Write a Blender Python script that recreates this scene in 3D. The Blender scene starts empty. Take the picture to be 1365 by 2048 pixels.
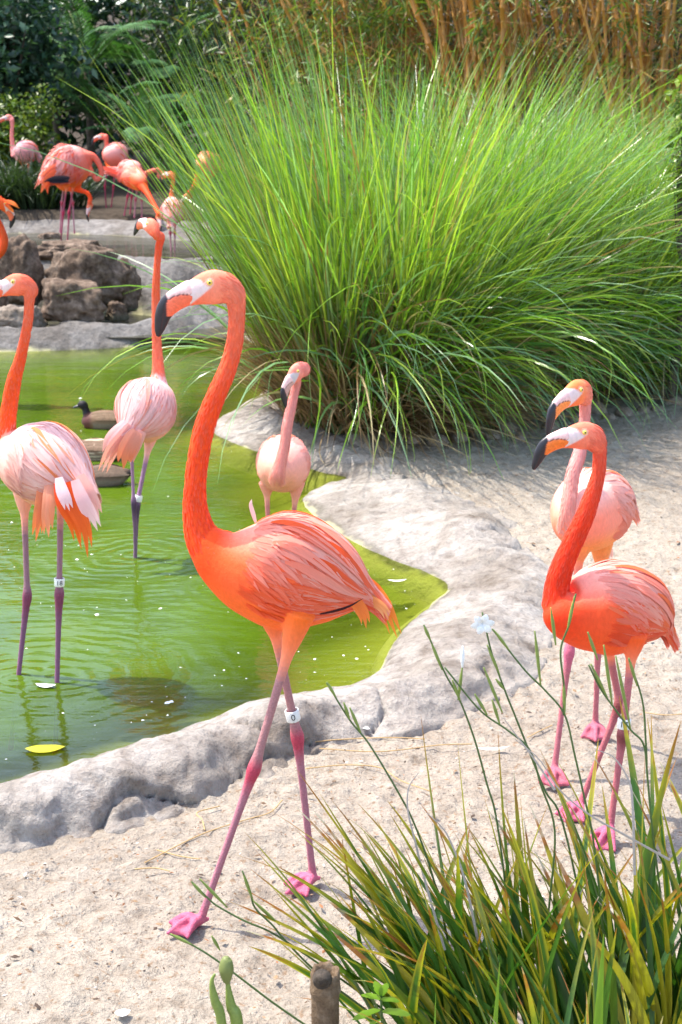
import bpy, math, random
import numpy as np
from mathutils import Vector, noise
R = math.radians
random.seed(7); rng = np.random.default_rng(7)
S = bpy.context.scene
COL = S.collection

# ------------------------------------------------------------------ camera, sky, sun, exposure
CAM_H, PITCH, FPX = 1.72, R(14.4), 3200.0           # FPX: focal length in pixels of the 1365 x 2048 photograph
cam = bpy.data.cameras.new('camera'); cam_o = bpy.data.objects.new('camera', cam); COL.objects.link(cam_o)
cam.sensor_fit = 'VERTICAL'; cam.sensor_height = 36.0; cam.lens = FPX/2048*36
cam_o.location = (0, 0, CAM_H); cam_o.rotation_euler = (R(90)-PITCH, 0, 0)
cam.clip_start = .05; cam.clip_end = 500
cam.dof.use_dof = True; cam.dof.focus_distance = 3.55; cam.dof.aperture_fstop = 11
S.camera = cam_o
S.render.resolution_x, S.render.resolution_y = 682, 1024

SUN_EL, SUN_AZ = R(64), R(-68)      # azimuth from +Y (behind the scene) towards +X
W = bpy.data.worlds.new('World'); S.world = W; W.use_nodes = True
wn = W.node_tree.nodes; sky = wn.new('ShaderNodeTexSky'); sky.sky_type = 'NISHITA'; sky.sun_disc = False
sky.sun_elevation = SUN_EL; sky.sun_rotation = SUN_AZ; sky.dust_density = 2.0; sky.ozone_density = .6
W.node_tree.links.new(sky.outputs[0], wn['Background'].inputs[0]); wn['Background'].inputs[1].default_value = .15
sl = bpy.data.lights.new('sun', 'SUN'); sl.energy = 2.25; sl.angle = R(.6); sl.color = (1, .94, .84)
so = bpy.data.objects.new('sun', sl); COL.objects.link(so)
sdir = Vector((math.sin(SUN_AZ)*math.cos(SUN_EL), math.cos(SUN_AZ)*math.cos(SUN_EL), math.sin(SUN_EL)))
so.rotation_euler = sdir.to_track_quat('Z', 'Y').to_euler(); so.location = (0, 0, 20)
S.view_settings.view_transform = 'Standard'; S.view_settings.look = 'None'
S.view_settings.gamma = 1; S.view_settings.use_curve_mapping = False; S.view_settings.exposure = 1.78

# ------------------------------------------------------------------ helpers
FW = np.array([0, math.cos(PITCH), -math.sin(PITCH)]); UP = np.array([0, math.sin(PITCH), math.cos(PITCH)])
CP = np.array([0, 0, CAM_H])
def ray(px, py): return FW + np.array([(px-682.5)/FPX, 0, 0]) - UP*((py-1024)/FPX)
def at(px, py, Y):                      # the point at distance Y seen at that place of the photograph
    d = ray(px, py); return CP + d*(Y/d[1])
def gnd(px, py, z=0.0):                 # the point on the level z
    d = ray(px, py); return CP + d*((z-CAM_H)/d[2])
def mpp(P): return float(np.dot(np.asarray(P)-CP, FW))/FPX   # metres per photograph pixel at P

def lin(r, g, b):
    f = lambda c: (c/255/12.92) if c <= 10 else ((c/255+.055)/1.055)**2.4
    return np.array([f(r), f(g), f(b)])
def tag(o, label=None, cat=None, group=None, kind=None):
    if label: o['label'] = label
    if cat: o['category'] = cat
    if group: o['group'] = group
    if kind: o['kind'] = kind
    return o
def empty(name, loc=(0, 0, 0), rz=0):
    o = bpy.data.objects.new(name, None); COL.objects.link(o); o.location = Vector([float(c) for c in loc]); o.rotation_euler = (0, 0, rz)
    o.empty_display_size = .05
    return o
def link(name, me, mat=None, parent=None, loc=None):
    """mesh in world space; a parent that is an Empty with only a location keeps it there"""
    o = bpy.data.objects.new(name, me); COL.objects.link(o)
    if mat is not None and not me.materials: me.materials.append(mat)
    if parent is not None:
        o.parent = parent
    if loc is not None: o.location = Vector([float(c) for c in loc])
    return o
def mesh(name, V, F, col=None, smooth=True, uv=None):
    me = bpy.data.meshes.new(name)
    V = np.asarray(V, dtype=np.float64)
    if isinstance(F, np.ndarray):
        k = F.shape[1]; nf = len(F)
        me.vertices.add(len(V)); me.vertices.foreach_set('co', V.astype(np.float32).ravel())
        me.loops.add(nf*k); me.loops.foreach_set('vertex_index', F.astype(np.int32).ravel())
        me.polygons.add(nf); me.polygons.foreach_set('loop_start', np.arange(0, nf*k, k, dtype=np.int32))
        me.polygons.foreach_set('loop_total', np.full(nf, k, dtype=np.int32))
        me.update(calc_edges=True)
    else:
        me.from_pydata(V.tolist(), [], F)
    if col is not None: setcol(me, col)
    if uv is not None:
        a = me.attributes.new('tuv', 'FLOAT2', 'POINT'); a.data.foreach_set('vector', np.asarray(uv, dtype=np.float32).ravel())
    if smooth: me.polygons.foreach_set('use_smooth', np.ones(len(me.polygons), dtype=bool))
    me.validate(); me.update()
    return me
def setcol(me, col):
    a = me.attributes.new('Col', 'FLOAT_COLOR', 'POINT')
    c = np.ones((len(me.vertices), 4), dtype=np.float32); c[:, :3] = col
    a.data.foreach_set('color', c.ravel())
def local(me, o):                       # shift world-space vertices to the frame of a thing's Empty
    n = len(me.vertices); v = np.empty(n*3, dtype=np.float32); me.vertices.foreach_get('co', v)
    v = v.reshape(-1, 3) - np.array(o.location, dtype=np.float32); me.vertices.foreach_set('co', v.ravel()); me.update()
def part(name, V, F, mat, root, col=None, smooth=True, uv=None, kind=None):
    off = np.zeros(3); q = root
    while q is not None: off = off + np.array(q.location); q = q.parent
    me = mesh(name, np.asarray(V) - off, F, col, smooth, uv)
    o = link(name, me, mat, root)
    if kind: o['kind'] = kind
    return o
def catmull(P, n):
    P = np.asarray(P, dtype=float); m = len(P)
    Q = np.vstack([2*P[0]-P[1], P, 2*P[-1]-P[-2]])
    t = np.linspace(0, m-1-1e-9, n); i = t.astype(int); f = (t-i)[:, None]
    a, b, c, d = Q[i], Q[i+1], Q[i+2], Q[i+3]
    return .5*((2*b)+(c-a)*f+(2*a-5*b+4*c-d)*f*f+(-a+3*b-3*c+d)*f**3)
def norm(v): v = np.asarray(v, dtype=float); return v/(np.linalg.norm(v, axis=-1, keepdims=True)+1e-12)
def gridfaces(r, c, off=0, close=False):
    i, j = np.meshgrid(np.arange(r-1), np.arange(c if close else c-1), indexing='ij'); i, j = i.ravel(), j.ravel(); j2 = (j+1) % c
    return np.stack([i*c+j, i*c+j2, (i+1)*c+j2, (i+1)*c+j], 1)+off
def fbm(P, scale, octv=4, seed=0.0):
    out = np.empty(len(P)); o = Vector((seed*13.7, seed*7.1, seed*3.3))
    for k, p in enumerate(P): out[k] = noise.fractal(Vector(p)*scale+o, 1.0, 2.0, octv)
    return out
def smooth01(x, a, b):
    t = np.clip((x-a)/(b-a), 0, 1); return t*t*(3-2*t)

# ------------------------------------------------------------------ materials
def nmat(name):
    m = bpy.data.materials.new(name); m.use_nodes = True; nt = m.node_tree
    b = nt.nodes['Principled BSDF']; return m, nt, b
def N(nt, t, **kw):
    n = nt.nodes.new('ShaderNode'+t)
    for k, v in kw.items():
        if k.startswith('i_'): n.inputs[k[2:].replace('_', ' ')].default_value = v
        else: setattr(n, k, v)
    return n
def L(nt, a, b): nt.links.new(a, b)
def ramp(nt, src, stops):
    r = N(nt, 'ValToRGB'); e = r.color_ramp.elements
    while len(e) < len(stops): e.new(.5)
    for k, (p, c) in enumerate(stops): e[k].position = p; e[k].color = (*c, 1) if not np.isscalar(c) else (c, c, c, 1)
    L(nt, src, r.inputs[0]); return r.outputs[0]
def mixc(nt, a, b, fac, mode='MIX'):
    m = N(nt, 'Mix', data_type='RGBA', blend_type=mode)
    for s, i in ((a, 6), (b, 7), (fac, 0)):
        if hasattr(s, 'links'): L(nt, s, m.inputs[i])
        elif i == 0: m.inputs[0].default_value = s
        else: m.inputs[i].default_value = (*s, 1)
    return m.outputs[2]
def tex(nt, kind, scale, coord='Object', detail=4, vec=None, rough=.55):
    t = N(nt, 'TexNoise' if kind == 'noise' else 'TexVoronoi'); t.inputs['Scale'].default_value = scale
    if kind == 'noise': t.inputs['Detail'].default_value = detail; t.inputs['Roughness'].default_value = rough
    if vec is None: vec = N(nt, 'TexCoord').outputs[coord]
    L(nt, vec, t.inputs['Vector']); return t
def bump(nt, b, h, strength, dist, prev=None):
    n = N(nt, 'Bump'); n.inputs['Strength'].default_value = strength; n.inputs['Distance'].default_value = dist
    L(nt, h, n.inputs['Height'])
    if prev is not None: L(nt, prev, n.inputs['Normal'])
    if b is not None: L(nt, n.outputs[0], b.inputs['Normal'])
    return n.outputs[0]
def mapping(nt, scale, coord='Object'):
    m = N(nt, 'Mapping'); m.inputs['Scale'].default_value = scale; L(nt, N(nt, 'TexCoord').outputs[coord], m.inputs[0]); return m.outputs[0]
def attr(nt, name): return N(nt, 'Attribute', attribute_name=name)
def translucent(nt, b, colsock, fac):
    t = N(nt, 'BsdfTranslucent'); L(nt, colsock, t.inputs[0]); m = N(nt, 'MixShader'); m.inputs[0].default_value = fac
    out = nt.nodes['Material Output']; L(nt, b.outputs[0], m.inputs[1]); L(nt, t.outputs[0], m.inputs[2]); L(nt, m.outputs[0], out.inputs[0])

def m_plumage(name, card=False):
    m, nt, b = nmat(name); a = attr(nt, 'Col').outputs['Color']
    if card:
        uv = N(nt, 'Attribute', attribute_name='tuv').outputs['Vector']
        mp = N(nt, 'Mapping'); mp.inputs['Scale'].default_value = (26, 2.5, 1); L(nt, uv, mp.inputs[0]); v = mp.outputs[0]
        n1 = tex(nt, 'noise', 1, vec=v, detail=3); n2 = tex(nt, 'noise', 60, detail=3)
    else:
        n1 = tex(nt, 'noise', 1, vec=mapping(nt, (150, 150, 70)), detail=5); n2 = tex(nt, 'noise', 260, detail=2)
    f = ramp(nt, n1.outputs[0], [(.3, .84 if card else .90), (.7, 1.08 if card else 1.05)])
    c = mixc(nt, a, f, 1.0, 'MULTIPLY'); L(nt, c, b.inputs['Base Color'])
    b.inputs['Roughness'].default_value = .62; b.inputs['Specular IOR Level'].default_value = .22
    b.inputs['Sheen Weight'].default_value = .35; b.inputs['Sheen Roughness'].default_value = .4; L(nt, a, b.inputs['Sheen Tint'])
    p = bump(nt, None, n1.outputs[0], .18 if card else .3, .004); bump(nt, b, n2.outputs[0], .35, .0018, p)
    if card: translucent(nt, b, c, .30)
    else:
        vo = tex(nt, 'voronoi', 1, vec=mapping(nt, (210, 210, 330))); lm = attr(nt, 'legm').outputs['Fac']; vm = N(nt, 'Math', operation='MULTIPLY'); L(nt, vo.outputs[0], vm.inputs[0]); L(nt, lm, vm.inputs[1])
        q = b.inputs['Normal'].links[0].from_socket; bump(nt, b, vm.outputs[0], .4, .002, q)
        sc_ = mixc(nt, (1, 1, 1), ramp(nt, vo.outputs[0], [(.1, 1.08), (.75, .86)]), lm); c = mixc(nt, c, sc_, 1, 'MULTIPLY'); L(nt, c, b.inputs['Base Color'])
        b.inputs['Subsurface Weight'].default_value = .12; b.inputs['Subsurface Radius'].default_value = (.02, .008, .005); b.inputs['Subsurface Scale'].default_value = .5
    return m
def m_simple(name, col, rough=.5, bs=0, bscale=200, spec=.4):
    m, nt, b = nmat(name); b.inputs['Base Color'].default_value = (*col, 1); b.inputs['Roughness'].default_value = rough
    b.inputs['Specular IOR Level'].default_value = spec
    n = tex(nt, 'noise', bscale, detail=4); f = ramp(nt, n.outputs[0], [(.3, .82), (.7, 1.1)])
    L(nt, mixc(nt, col, f, 1, 'MULTIPLY'), b.inputs['Base Color'])
    if bs: bump(nt, b, n.outputs[0], bs, .003)
    return m
def m_vcol(name, rough=.5, spec=.4, bs=.2, bscale=300):
    m, nt, b = nmat(name); a = attr(nt, 'Col').outputs['Color']; b.inputs['Roughness'].default_value = rough; b.inputs['Specular IOR Level'].default_value = spec
    n = tex(nt, 'noise', bscale, detail=3); f = ramp(nt, n.outputs[0], [(.3, .82), (.7, 1.1)]); L(nt, mixc(nt, a, f, 1, 'MULTIPLY'), b.inputs['Base Color'])
    bump(nt, b, n.outputs[0], bs, .002); return m
def m_leaf(name, rough=.42, trans=.35, spec=.4, var=.25, tr_tint=(1.0, 1.15, .45)):
    m, nt, b = nmat(name); a = attr(nt, 'Col').outputs['Color']
    n = tex(nt, 'noise', 9, detail=3); f = ramp(nt, n.outputs[0], [(.3, 1-var), (.7, 1+var*.6)])
    c = mixc(nt, a, f, 1, 'MULTIPLY'); L(nt, c, b.inputs['Base Color']); b.inputs['Roughness'].default_value = rough
    b.inputs['Specular IOR Level'].default_value = spec
    if trans:
        t = mixc(nt, c, tr_tint, 1, 'MULTIPLY'); translucent(nt, b, t, trans)
    return m
M = {}
M['plume'] = m_plumage('flamingo plumage'); M['feather'] = m_plumage('flamingo feather', True)
M['bill'] = m_vcol('bill horn', .38, .45, .12, 160)
M['eye'] = m_vcol('eye', .12, .6, .02); M['band'] = m_simple('leg band plastic', (.78, .77, .72), .4)
M['ink'] = m_simple('band ink', (.02, .02, .02), .6)
M['grass'] = m_leaf('grass blade', .26, .42, .75); M['leaf'] = m_leaf('broad leaf', .38, .30, .45)
M['palm'] = m_leaf('palm leaf', .6, .25, .2); M['thatch'] = m_leaf('dry thatch', .75, .2, .2, .35, (1, .9, .7)); M['duck'] = m_vcol('duck feather', .6, .3, .3, 120)

def m_sand():
    m, nt, b = nmat('sand'); 
    n0 = tex(nt, 'noise', .9, detail=3); n1 = tex(nt, 'noise', 17, detail=6, rough=.65); n2 = tex(nt, 'noise', 120, detail=4, rough=.7); n3 = tex(nt, 'noise', 55, detail=3)
    c = ramp(nt, n1.outputs[0], [(.28, (.225, .18, .138)), (.43, (.35, .30, .243)), (.7, (.435, .385, .322))])
    c = mixc(nt, c, ramp(nt, n0.outputs[0], [(.35, (.82, .80, .78)), (.65, (1.0, .99, .97))]), 1, 'MULTIPLY')
    sp = ramp(nt, n3.outputs[0], [(.59, 0), (.68, .85)]); c = mixc(nt, c, (.24, .16, .10), sp); 
    c = mixc(nt, c, ramp(nt, n2.outputs[0], [(.3, .72), (.65, 1.06)]), 1, 'MULTIPLY')
    a = attr(nt, 'Col'); sep = N(nt, 'SeparateColor'); L(nt, a.outputs['Color'], sep.inputs[0])
    c = mixc(nt, c, (.30, .29, .08), sep.outputs[0])                       # silt and algae of the pond bed
    earth = ramp(nt, n1.outputs[0], [(.3, (.035, .026, .018)), (.7, (.09, .07, .05))]); c = mixc(nt, c, earth, sep.outputs[1])
    L(nt, c, b.inputs['Base Color']); b.inputs['Roughness'].default_value = .9; b.inputs['Specular IOR Level'].default_value = .15
    p = bump(nt, None, n1.outputs[0], .8, .04); p = bump(nt, None, n3.outputs[0], .45, .01, p); bump(nt, b, n2.outputs[0], .6, .006, p)
    return m
def m_rock(name, c0, c1, c2, wet=False, sc=1.0):
    m, nt, b = nmat(name)
    n0 = tex(nt, 'noise', 2.2*sc, detail=5, rough=.6); n1 = tex(nt, 'noise', 14*sc, detail=8, rough=.68); n2 = tex(nt, 'noise', 75*sc, detail=5, rough=.7); v = tex(nt, 'voronoi', 30*sc)
    c = ramp(nt, n1.outputs[0], [(.28, c0), (.5, c1), (.72, c2)])
    c = mixc(nt, c, ramp(nt, n0.outputs[0], [(.36, (.60, .55, .50)), (.6, (1.04, 1.03, 1.02))]), 1, 'MULTIPLY')
    c = mixc(nt, c, ramp(nt, n2.outputs[0], [(.3, .74), (.6, 1.06)]), 1, 'MULTIPLY')
    if wet:
        a = attr(nt, 'Col'); sep = N(nt, 'SeparateColor'); L(nt, a.outputs['Color'], sep.inputs[0])
        c = mixc(nt, c, (.085, .078, .05), sep.outputs[0]); c = mixc(nt, c, (.40, .35, .30), sep.outputs[1]); c = mixc(nt, c, (.44, .41, .22), sep.outputs[2])
    L(nt, c, b.inputs['Base Color']); b.inputs['Roughness'].default_value = .82; b.inputs['Specular IOR Level'].default_value = .25
    p = bump(nt, None, n1.outputs[0], .85, .035/sc); p = bump(nt, None, v.outputs[0], .25, .012/sc, p); bump(nt, b, n2.outputs[0], .75, .006, p)
    return m
WZ_ = -.02
def m_water(name, green, tr, ripple=1.0, rings=()):
    m, nt, b = nmat(name); nt.nodes.remove(b); out = nt.nodes['Material Output']
    n1 = tex(nt, 'noise', 1, vec=mapping(nt, (2.6, 7.5, 1)), detail=3, rough=.5); n2 = tex(nt, 'noise', 1, vec=mapping(nt, (13, 30, 1)), detail=3)
    p = bump(nt, None, n1.outputs[0], .17*ripple, .035); p = bump(nt, None, n2.outputs[0], .16*ripple, .010, p)
    if rings:
        pos = N(nt, 'NewGeometry').outputs['Position']; acc = None
        def mth(op, a, b=None):
            q = N(nt, 'Math', operation=op)
            for k, x in enumerate((a, b)):
                if x is None: continue
                if hasattr(x, 'links'): L(nt, x, q.inputs[k])
                else: q.inputs[k].default_value = x
            return q.outputs[0]
        wob = tex(nt, 'noise', 5, detail=2).outputs[0]
        for rx_, ry_ in rings:
            vd_ = N(nt, 'VectorMath', operation='DISTANCE'); L(nt, pos, vd_.inputs[0]); vd_.inputs[1].default_value = (rx_, ry_, WZ_); d_ = mth('ADD', vd_.outputs['Value'], mth('MULTIPLY', wob, .12))
            w_ = mth('MULTIPLY', mth('SINE', mth('MULTIPLY', d_, 95)), mth('POWER', 2.718, mth('MULTIPLY', d_, -3.2))); acc = w_ if acc is None else mth('ADD', acc, w_)
        p = bump(nt, None, acc, .28, .005, p)
    nv = tex(nt, 'noise', 1.6, detail=4); g = ramp(nt, nv.outputs[0], [(.32, tuple(np.array(green)*.72)), (.55, green), (.75, tuple(np.array(green)*(1.25, 1.12, 1.1)))])
    d = N(nt, 'BsdfDiffuse'); L(nt, g, d.inputs[0]); t = N(nt, 'BsdfTransparent'); t.inputs[0].default_value = (*tr, 1)
    a = attr(nt, 'turb'); mx = N(nt, 'MixShader'); L(nt, a.outputs['Fac'], mx.inputs[0]); L(nt, t.outputs[0], mx.inputs[1]); L(nt, d.outputs[0], mx.inputs[2])
    gl = N(nt, 'BsdfGlossy'); gl.inputs['Roughness'].default_value = .04; L(nt, p, gl.inputs['Normal']); fr = N(nt, 'Fresnel'); fr.inputs[0].default_value = 1.33; L(nt, p, fr.inputs['Normal'])
    m2 = N(nt, 'MixShader'); L(nt, fr.outputs[0], m2.inputs[0]); L(nt, mx.outputs[0], m2.inputs[1]); L(nt, gl.outputs[0], m2.inputs[2]); L(nt, m2.outputs[0], out.inputs[0])
    return m
M['sand'] = m_sand()
M['rim'] = m_rock('sculpted rock', (.19, .155, .125), (.36, .325, .29), (.45, .42, .375), True)
M['ledge'] = m_rock('grey rock', (.10, .094, .088), (.20, .19, .18), (.29, .275, .26), True)
M['boulder'] = m_rock('boulder', (.06, .040, .028), (.18, .125, .088), (.36, .275, .205), True, 1.6)
M['pebble'] = m_rock('pebble', (.16, .13, .10), (.30, .245, .195), (.40, .34, .28), False, 2.0)
M['water'] = m_water('pond water', (.072, .126, .005), (.85, .93, .52), 1.0, [tuple(gnd(x_, y_, -.02)[:2]) for x_, y_ in ((37,1357),(115,1352),(271,1109),(560,1172))]); M['water2'] = m_water('upper pond water', (.06, .06, .035), (.5, .5, .4), .8)

# ------------------------------------------------------------------ ground, pond, rims
WZ = -0.02
RIM = [((-260,1640),(-260,1770),.10),((-60,1590),(-60,1715),.11),((60,1557),(70,1695),.12),((200,1520),(200,1672),.12),((330,1470),(330,1638),.12),((450,1427),(440,1595),.115),
 ((560,1395),(560,1545),.10),((650,1380),(650,1492),.085),((710,1368),(760,1478),.085),((758,1342),(880,1448),.09),((778,1300),(1000,1392),.085),((810,1255),(1075,1345),.075),
 ((860,1210),(1105,1260),.06),((897,1172),(1120,1180),.055),((850,1145),(1110,1135),.06),((770,1113),(1060,1105),.075),((700,1080),(1020,1050),.085),((640,1040),(960,1012),.08),
 ((608,1008),(890,978),.07),((618,985),(830,955),.055),((660,968),(790,935),.05),((690,955),(765,915),.045),((640,945),(730,893),.06),((560,918),(690,868),.075),((480,892),(640,850),.08),
 ((432,868),(600,838),.08),((428,845),(570,820),.08),((470,822),(550,800),.06),((520,806),(570,785),.05),((545,780),(620,755),.05),((540,740),(640,735),.05),((520,700),(640,700),.05),((480,672),(600,670),.06)]
I_xy = np.array([gnd(*a, WZ)[:2] for a, b, c in RIM]); O_xy = np.array([gnd(*b, 0)[:2] for a, b, c in RIM]); HC = np.array([c for a, b, c in RIM])
far_in = np.array([gnd(*p, WZ)[:2] for p in ((440,676),(360,684),(300,692),(150,700),(0,704),(-200,706),(-420,706))])
POND = np.vstack([I_xy, far_in, [[-6, 9], [-5, 5.5]], gnd(-700, 1720, 0)[None, :2]])
OUTER = np.vstack([O_xy, far_in + np.array([0, .35]), [[-7, 9], [-6, 5]], gnd(-800, 1800, 0)[None, :2]])
def sdist(P, poly):                       # signed distance, positive inside
    P = np.asarray(P); d2 = np.full(len(P), 1e9); ins = np.zeros(len(P), bool); n = len(poly)
    for i in range(n):
        a, b = poly[i], poly[(i+1) % n]; ab = b-a; t = np.clip(((P-a) @ ab)/(ab@ab+1e-12), 0, 1)
        d2 = np.minimum(d2, ((P-(a+t[:, None]*ab))**2).sum(1))
        c = ((a[1] > P[:, 1]) != (b[1] > P[:, 1])); xx = (b[0]-a[0])*(P[:, 1]-a[1])/(b[1]-a[1]+1e-12)+a[0]; ins ^= (c & (P[:, 0] < xx))
    d = np.sqrt(d2); return np.where(ins, d, -d)
def base_h(x, y):
    left = 1-smooth01(x, -1.25, -.35)
    hl = -.12*smooth01(y, 11.3, 11.7) + .42*smooth01(y, 12.9, 13.5) + .34*smooth01(y, 16.0, 16.6) + .1*smooth01(y, 17, 22)
    hr = .06*smooth01(y, 6, 9) + .5*smooth01(y, 9.5, 15) + .25*smooth01(y, 15, 24)
    h = left*hl+(1-left)*hr
    return h + 3.2*smooth01(y, 24, 40)
def ground_z(x, y): return float(base_h(np.array([x]), np.array([y]))[0])
def make_ground():
    xs = np.concatenate([np.linspace(-60, -8, 14)[:-1], np.linspace(-8, -1.9, 60)[:-1], np.linspace(-1.9, 2.2, 300)[:-1], np.linspace(2.2, 8, 50)[:-1], np.linspace(8, 60, 14)])
    ys = np.concatenate([np.linspace(-30, 1.8, 20)[:-1], np.linspace(1.8, 5.6, 300)[:-1], np.linspace(5.6, 11, 220)[:-1], np.linspace(11, 24, 160)[:-1], np.linspace(24, 90, 40)])
    X, Y = np.meshgrid(xs, ys); P = np.stack([X.ravel(), Y.ravel()], 1)
    z = base_h(P[:, 0], P[:, 1]); d = sdist(P, OUTER); dp = sdist(P, POND)
    low = smooth01(d, 0.02, .28)
    nearv = (P[:, 0] > -3) & (P[:, 0] < 3.2) & (P[:, 1] > 1.7) & (P[:, 1] < 11) & (d < .3)
    idx = np.where(nearv)[0]; Q = np.zeros((len(idx), 3)); Q[:, :2] = P[idx]
    nz = fbm(Q, 2.2, 3)*.014; cl = np.array([noise.noise(Vector((q[0]*16, q[1]*16, 0.3))) for q in Q]); cl2 = np.array([noise.noise(Vector((q[0]*34, q[1]*34, 1.3))) for q in Q])
    z[idx] += nz + np.abs(cl)*.020 + cl2*.0075 - .007
    z = z*(1-low) + (-.10 - .22*smooth01(dp, 0, .9))*low
    col = np.zeros((len(P), 3)); col[:, 0] = smooth01(dp, -.05, .12)
    col[:, 1] = np.maximum(smooth01(P[:, 1], 9.3, 11.0)*(P[:, 0] > -1.6), smooth01(P[:, 1], 12.0, 12.6))
    V = np.stack([P[:, 0], P[:, 1], z], 1)
    o = link('sand_ground', mesh('sand_ground', V, gridfaces(len(ys), len(xs)), col), M['sand']); tag(o, kind='structure')
make_ground()
def make_water(name, x0, x1, y0, y1, z, mat, poly=None, nx=90, ny=140, tmax=.86):
    xs = np.linspace(x0, x1, nx); ys = np.linspace(y0, y1, ny); X, Y = np.meshgrid(xs, ys); P = np.stack([X.ravel(), Y.ravel()], 1)
    d = sdist(P, poly) if poly is not None else np.full(len(P), 1.0)
    F = gridfaces(ny, nx)
    if poly is not None: F = F[(d[F].max(1) > -.22)]
    me = mesh(name, np.stack([P[:, 0], P[:, 1], np.full(len(P), z)], 1), F)
    a = me.attributes.new('turb', 'FLOAT', 'POINT'); n = np.array([noise.noise(Vector((p[0]*2.2, p[1]*2.2, 4))) for p in P])
    a.data.foreach_set('value', (tmax*smooth01(d+n*.16, -.04, .62)+.08).astype(np.float32))
    return tag(link(name, me, mat), kind='structure')
make_water('pond_water', -6, 1.2, 2.6, 12.0, WZ, M['water'], POND)

def rim_mesh(I, O, H, n, prof, z0, z1, seed, amp=1.0, rough=1.0, tr=(-.35, 1.10), m=56):
    """strip of sculpted rock from the water's edge I to the outer edge O with the crest height H"""
    A = catmull(np.column_stack([I, O, H]), n); ts = np.linspace(tr[0], tr[1], m)
    V = np.zeros((n, m, 3)); Ic, Oc, Hc = A[:, :2], A[:, 2:4], A[:, 4]
    px, pz = np.array(prof).T
    zprof = np.interp(ts, px, pz)                                   # in crest heights
    for j, t in enumerate(ts):
        V[:, j, :2] = Ic+(Oc-Ic)*t
        zz = zprof[j]
        V[:, j, 2] = (z0*(1-np.clip(t, 0, 1)) + z1*np.clip(t, 0, 1)) + (Hc*zz if zz >= 0 else zz)
    P = V.reshape(-1, 3); up = np.tile(smooth01(ts, -.1, .25), n)
    big = fbm(P, 2.6, 3, seed); med = fbm(P, 6.5, 4, seed+1)
    crk = np.array([1-min(1.0, abs(noise.noise(Vector(p)*3.4+Vector((seed, 5, 2))))*7) for p in P])
    vd = np.array([noise.voronoi(Vector(p)*4.3+Vector((0, 0, seed)))[0][0] for p in P])
    fine = fbm(P, 17, 3, seed+3); crest = np.interp(np.tile(ts, n), px, np.maximum(pz, 0))
    face = np.tile(np.clip((ts-.55)/.25, 0, 1)*np.clip((1.1-ts)/.12, 0, 1), n)*np.clip(np.repeat(Hc, m)/.12, 0, 1)**2
    P[:, 2] += amp*up*(big*.026*rough + med*.012*rough + fine*.006 - crk**3*.028*(.3+face) - vd*.035*crest*(.3+face))
    dirv = norm(np.column_stack([np.repeat(Oc-Ic, m, axis=0), np.zeros(n*m)])); P += dirv*(amp*face*(big*.07+med*.045-.02-crk**2*.03))[:, None]
    tt = np.tile(ts, n); col = np.zeros((n*m, 3)); tw_ = tt+med*.09; col[:, 0] = (1-smooth01(tw_, .0, .085))*smooth01(tw_, -.03, .01)*.55; col[:, 2] = 1-smooth01(tw_, -.03, .01); col[:, 1] = smooth01(tt+med*.2+big*.15, .93, 1.04)*.55
    return P, gridfaces(n, m), col
PROF = [(-.35, -.24), (-.12, -.05), (0, 0), (.12, .30), (.35, .68), (.55, .95), (.68, 1.0), (.80, .86), (.90, .45), (.97, .08), (1.02, 0), (1.05, -.05), (1.10, -.16)]
P_, F_, C_ = rim_mesh(I_xy, O_xy, HC, 760, PROF, WZ, 0, 1.0)
o = link('pond_edge', mesh('pond_edge', P_, F_, C_), M['rim']); tag(o, 'winding pale sculpted rock edge between the green pond and the sand', 'pond edge')

# far ledge, middle basin and upper pond
def strip(name, inner, outer, H, z0, z1, mat, label, seed, n=160, prof=PROF, m=30, amp=.8):
    P, F, C = rim_mesh(np.array(inner), np.array(outer), np.array(H), n, prof, z0, z1, seed, amp, m=m)
    return tag(link(name, mesh(name, P, F, C), mat), label, 'pond edge')
PROF2 = [(-.35, -.3), (-.05, -.04), (0, 0), (.10, .65), (.25, .95), (.45, 1), (.75, .85), (1.0, .35), (1.1, -.2)]
fi = [gnd(*p, WZ)[:2] for p in ((520,664),(460,672),(390,680),(330,688),(260,694),(150,700),(0,704),(-200,706),(-420,706))]
fo = [np.array(p)+np.array([.1*(i < 3), w]) for i, (p, w) in enumerate(zip(fi, (1.2, 1.3, 1.0, .55, .42, .40, .42, .45, .5)))]
strip('pond_edge', fi, fo, [.26, .26, .24, .17, .13, .125, .13, .13, .13], WZ, .02, M['ledge'], 'low grey rock ledge along the far side of the green pond below boulders', 3.0)
make_water('basin_water', -4.5, -.85, 11.65, 13.5, .045, M['water2'], None, 20, 20, .8)
ui = [at(x, y, Y)[:2] for x, y, Y in ((470,560,13.0),(400,560,12.9),(340,560,12.75),(290,560,12.9),(230,560,13.05),(100,560,13.1),(-60,560,13.1),(-300,560,13.1))]
uo = [np.array(p)+np.array([0, w]) for p, w in zip(ui, (.8, .8, .75, .6, .5, .5, .5, .5))]
PROF3 = [(-.35, -.3), (-.05, -.1), (0, 0), (.15, .35), (.4, .75), (.65, 1), (.85, .95), (1.0, .6), (1.1, .3)]
strip('pond_edge', ui, uo, [.42, .42, .42, .44, .45, .45, .45, .45], .04, .05, M['ledge'], 'sloping grey rock rim holding the upper pond beside the big boulders', 5.0, prof=PROF3)
make_water('upper_water', -5.2, -.75, 13.35, 18.6, .45, M['water2'], None, 20, 20, .8)
bi = [(x, y) for x, y in ((-.6, 14.9), (-1.15, 15.0), (-1.7, 15.35), (-2.2, 15.75), (-2.9, 16.0), (-3.6, 15.95), (-4.6, 15.8))]
bo = [(x-.05, y+.85) for x, y in bi]
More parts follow.
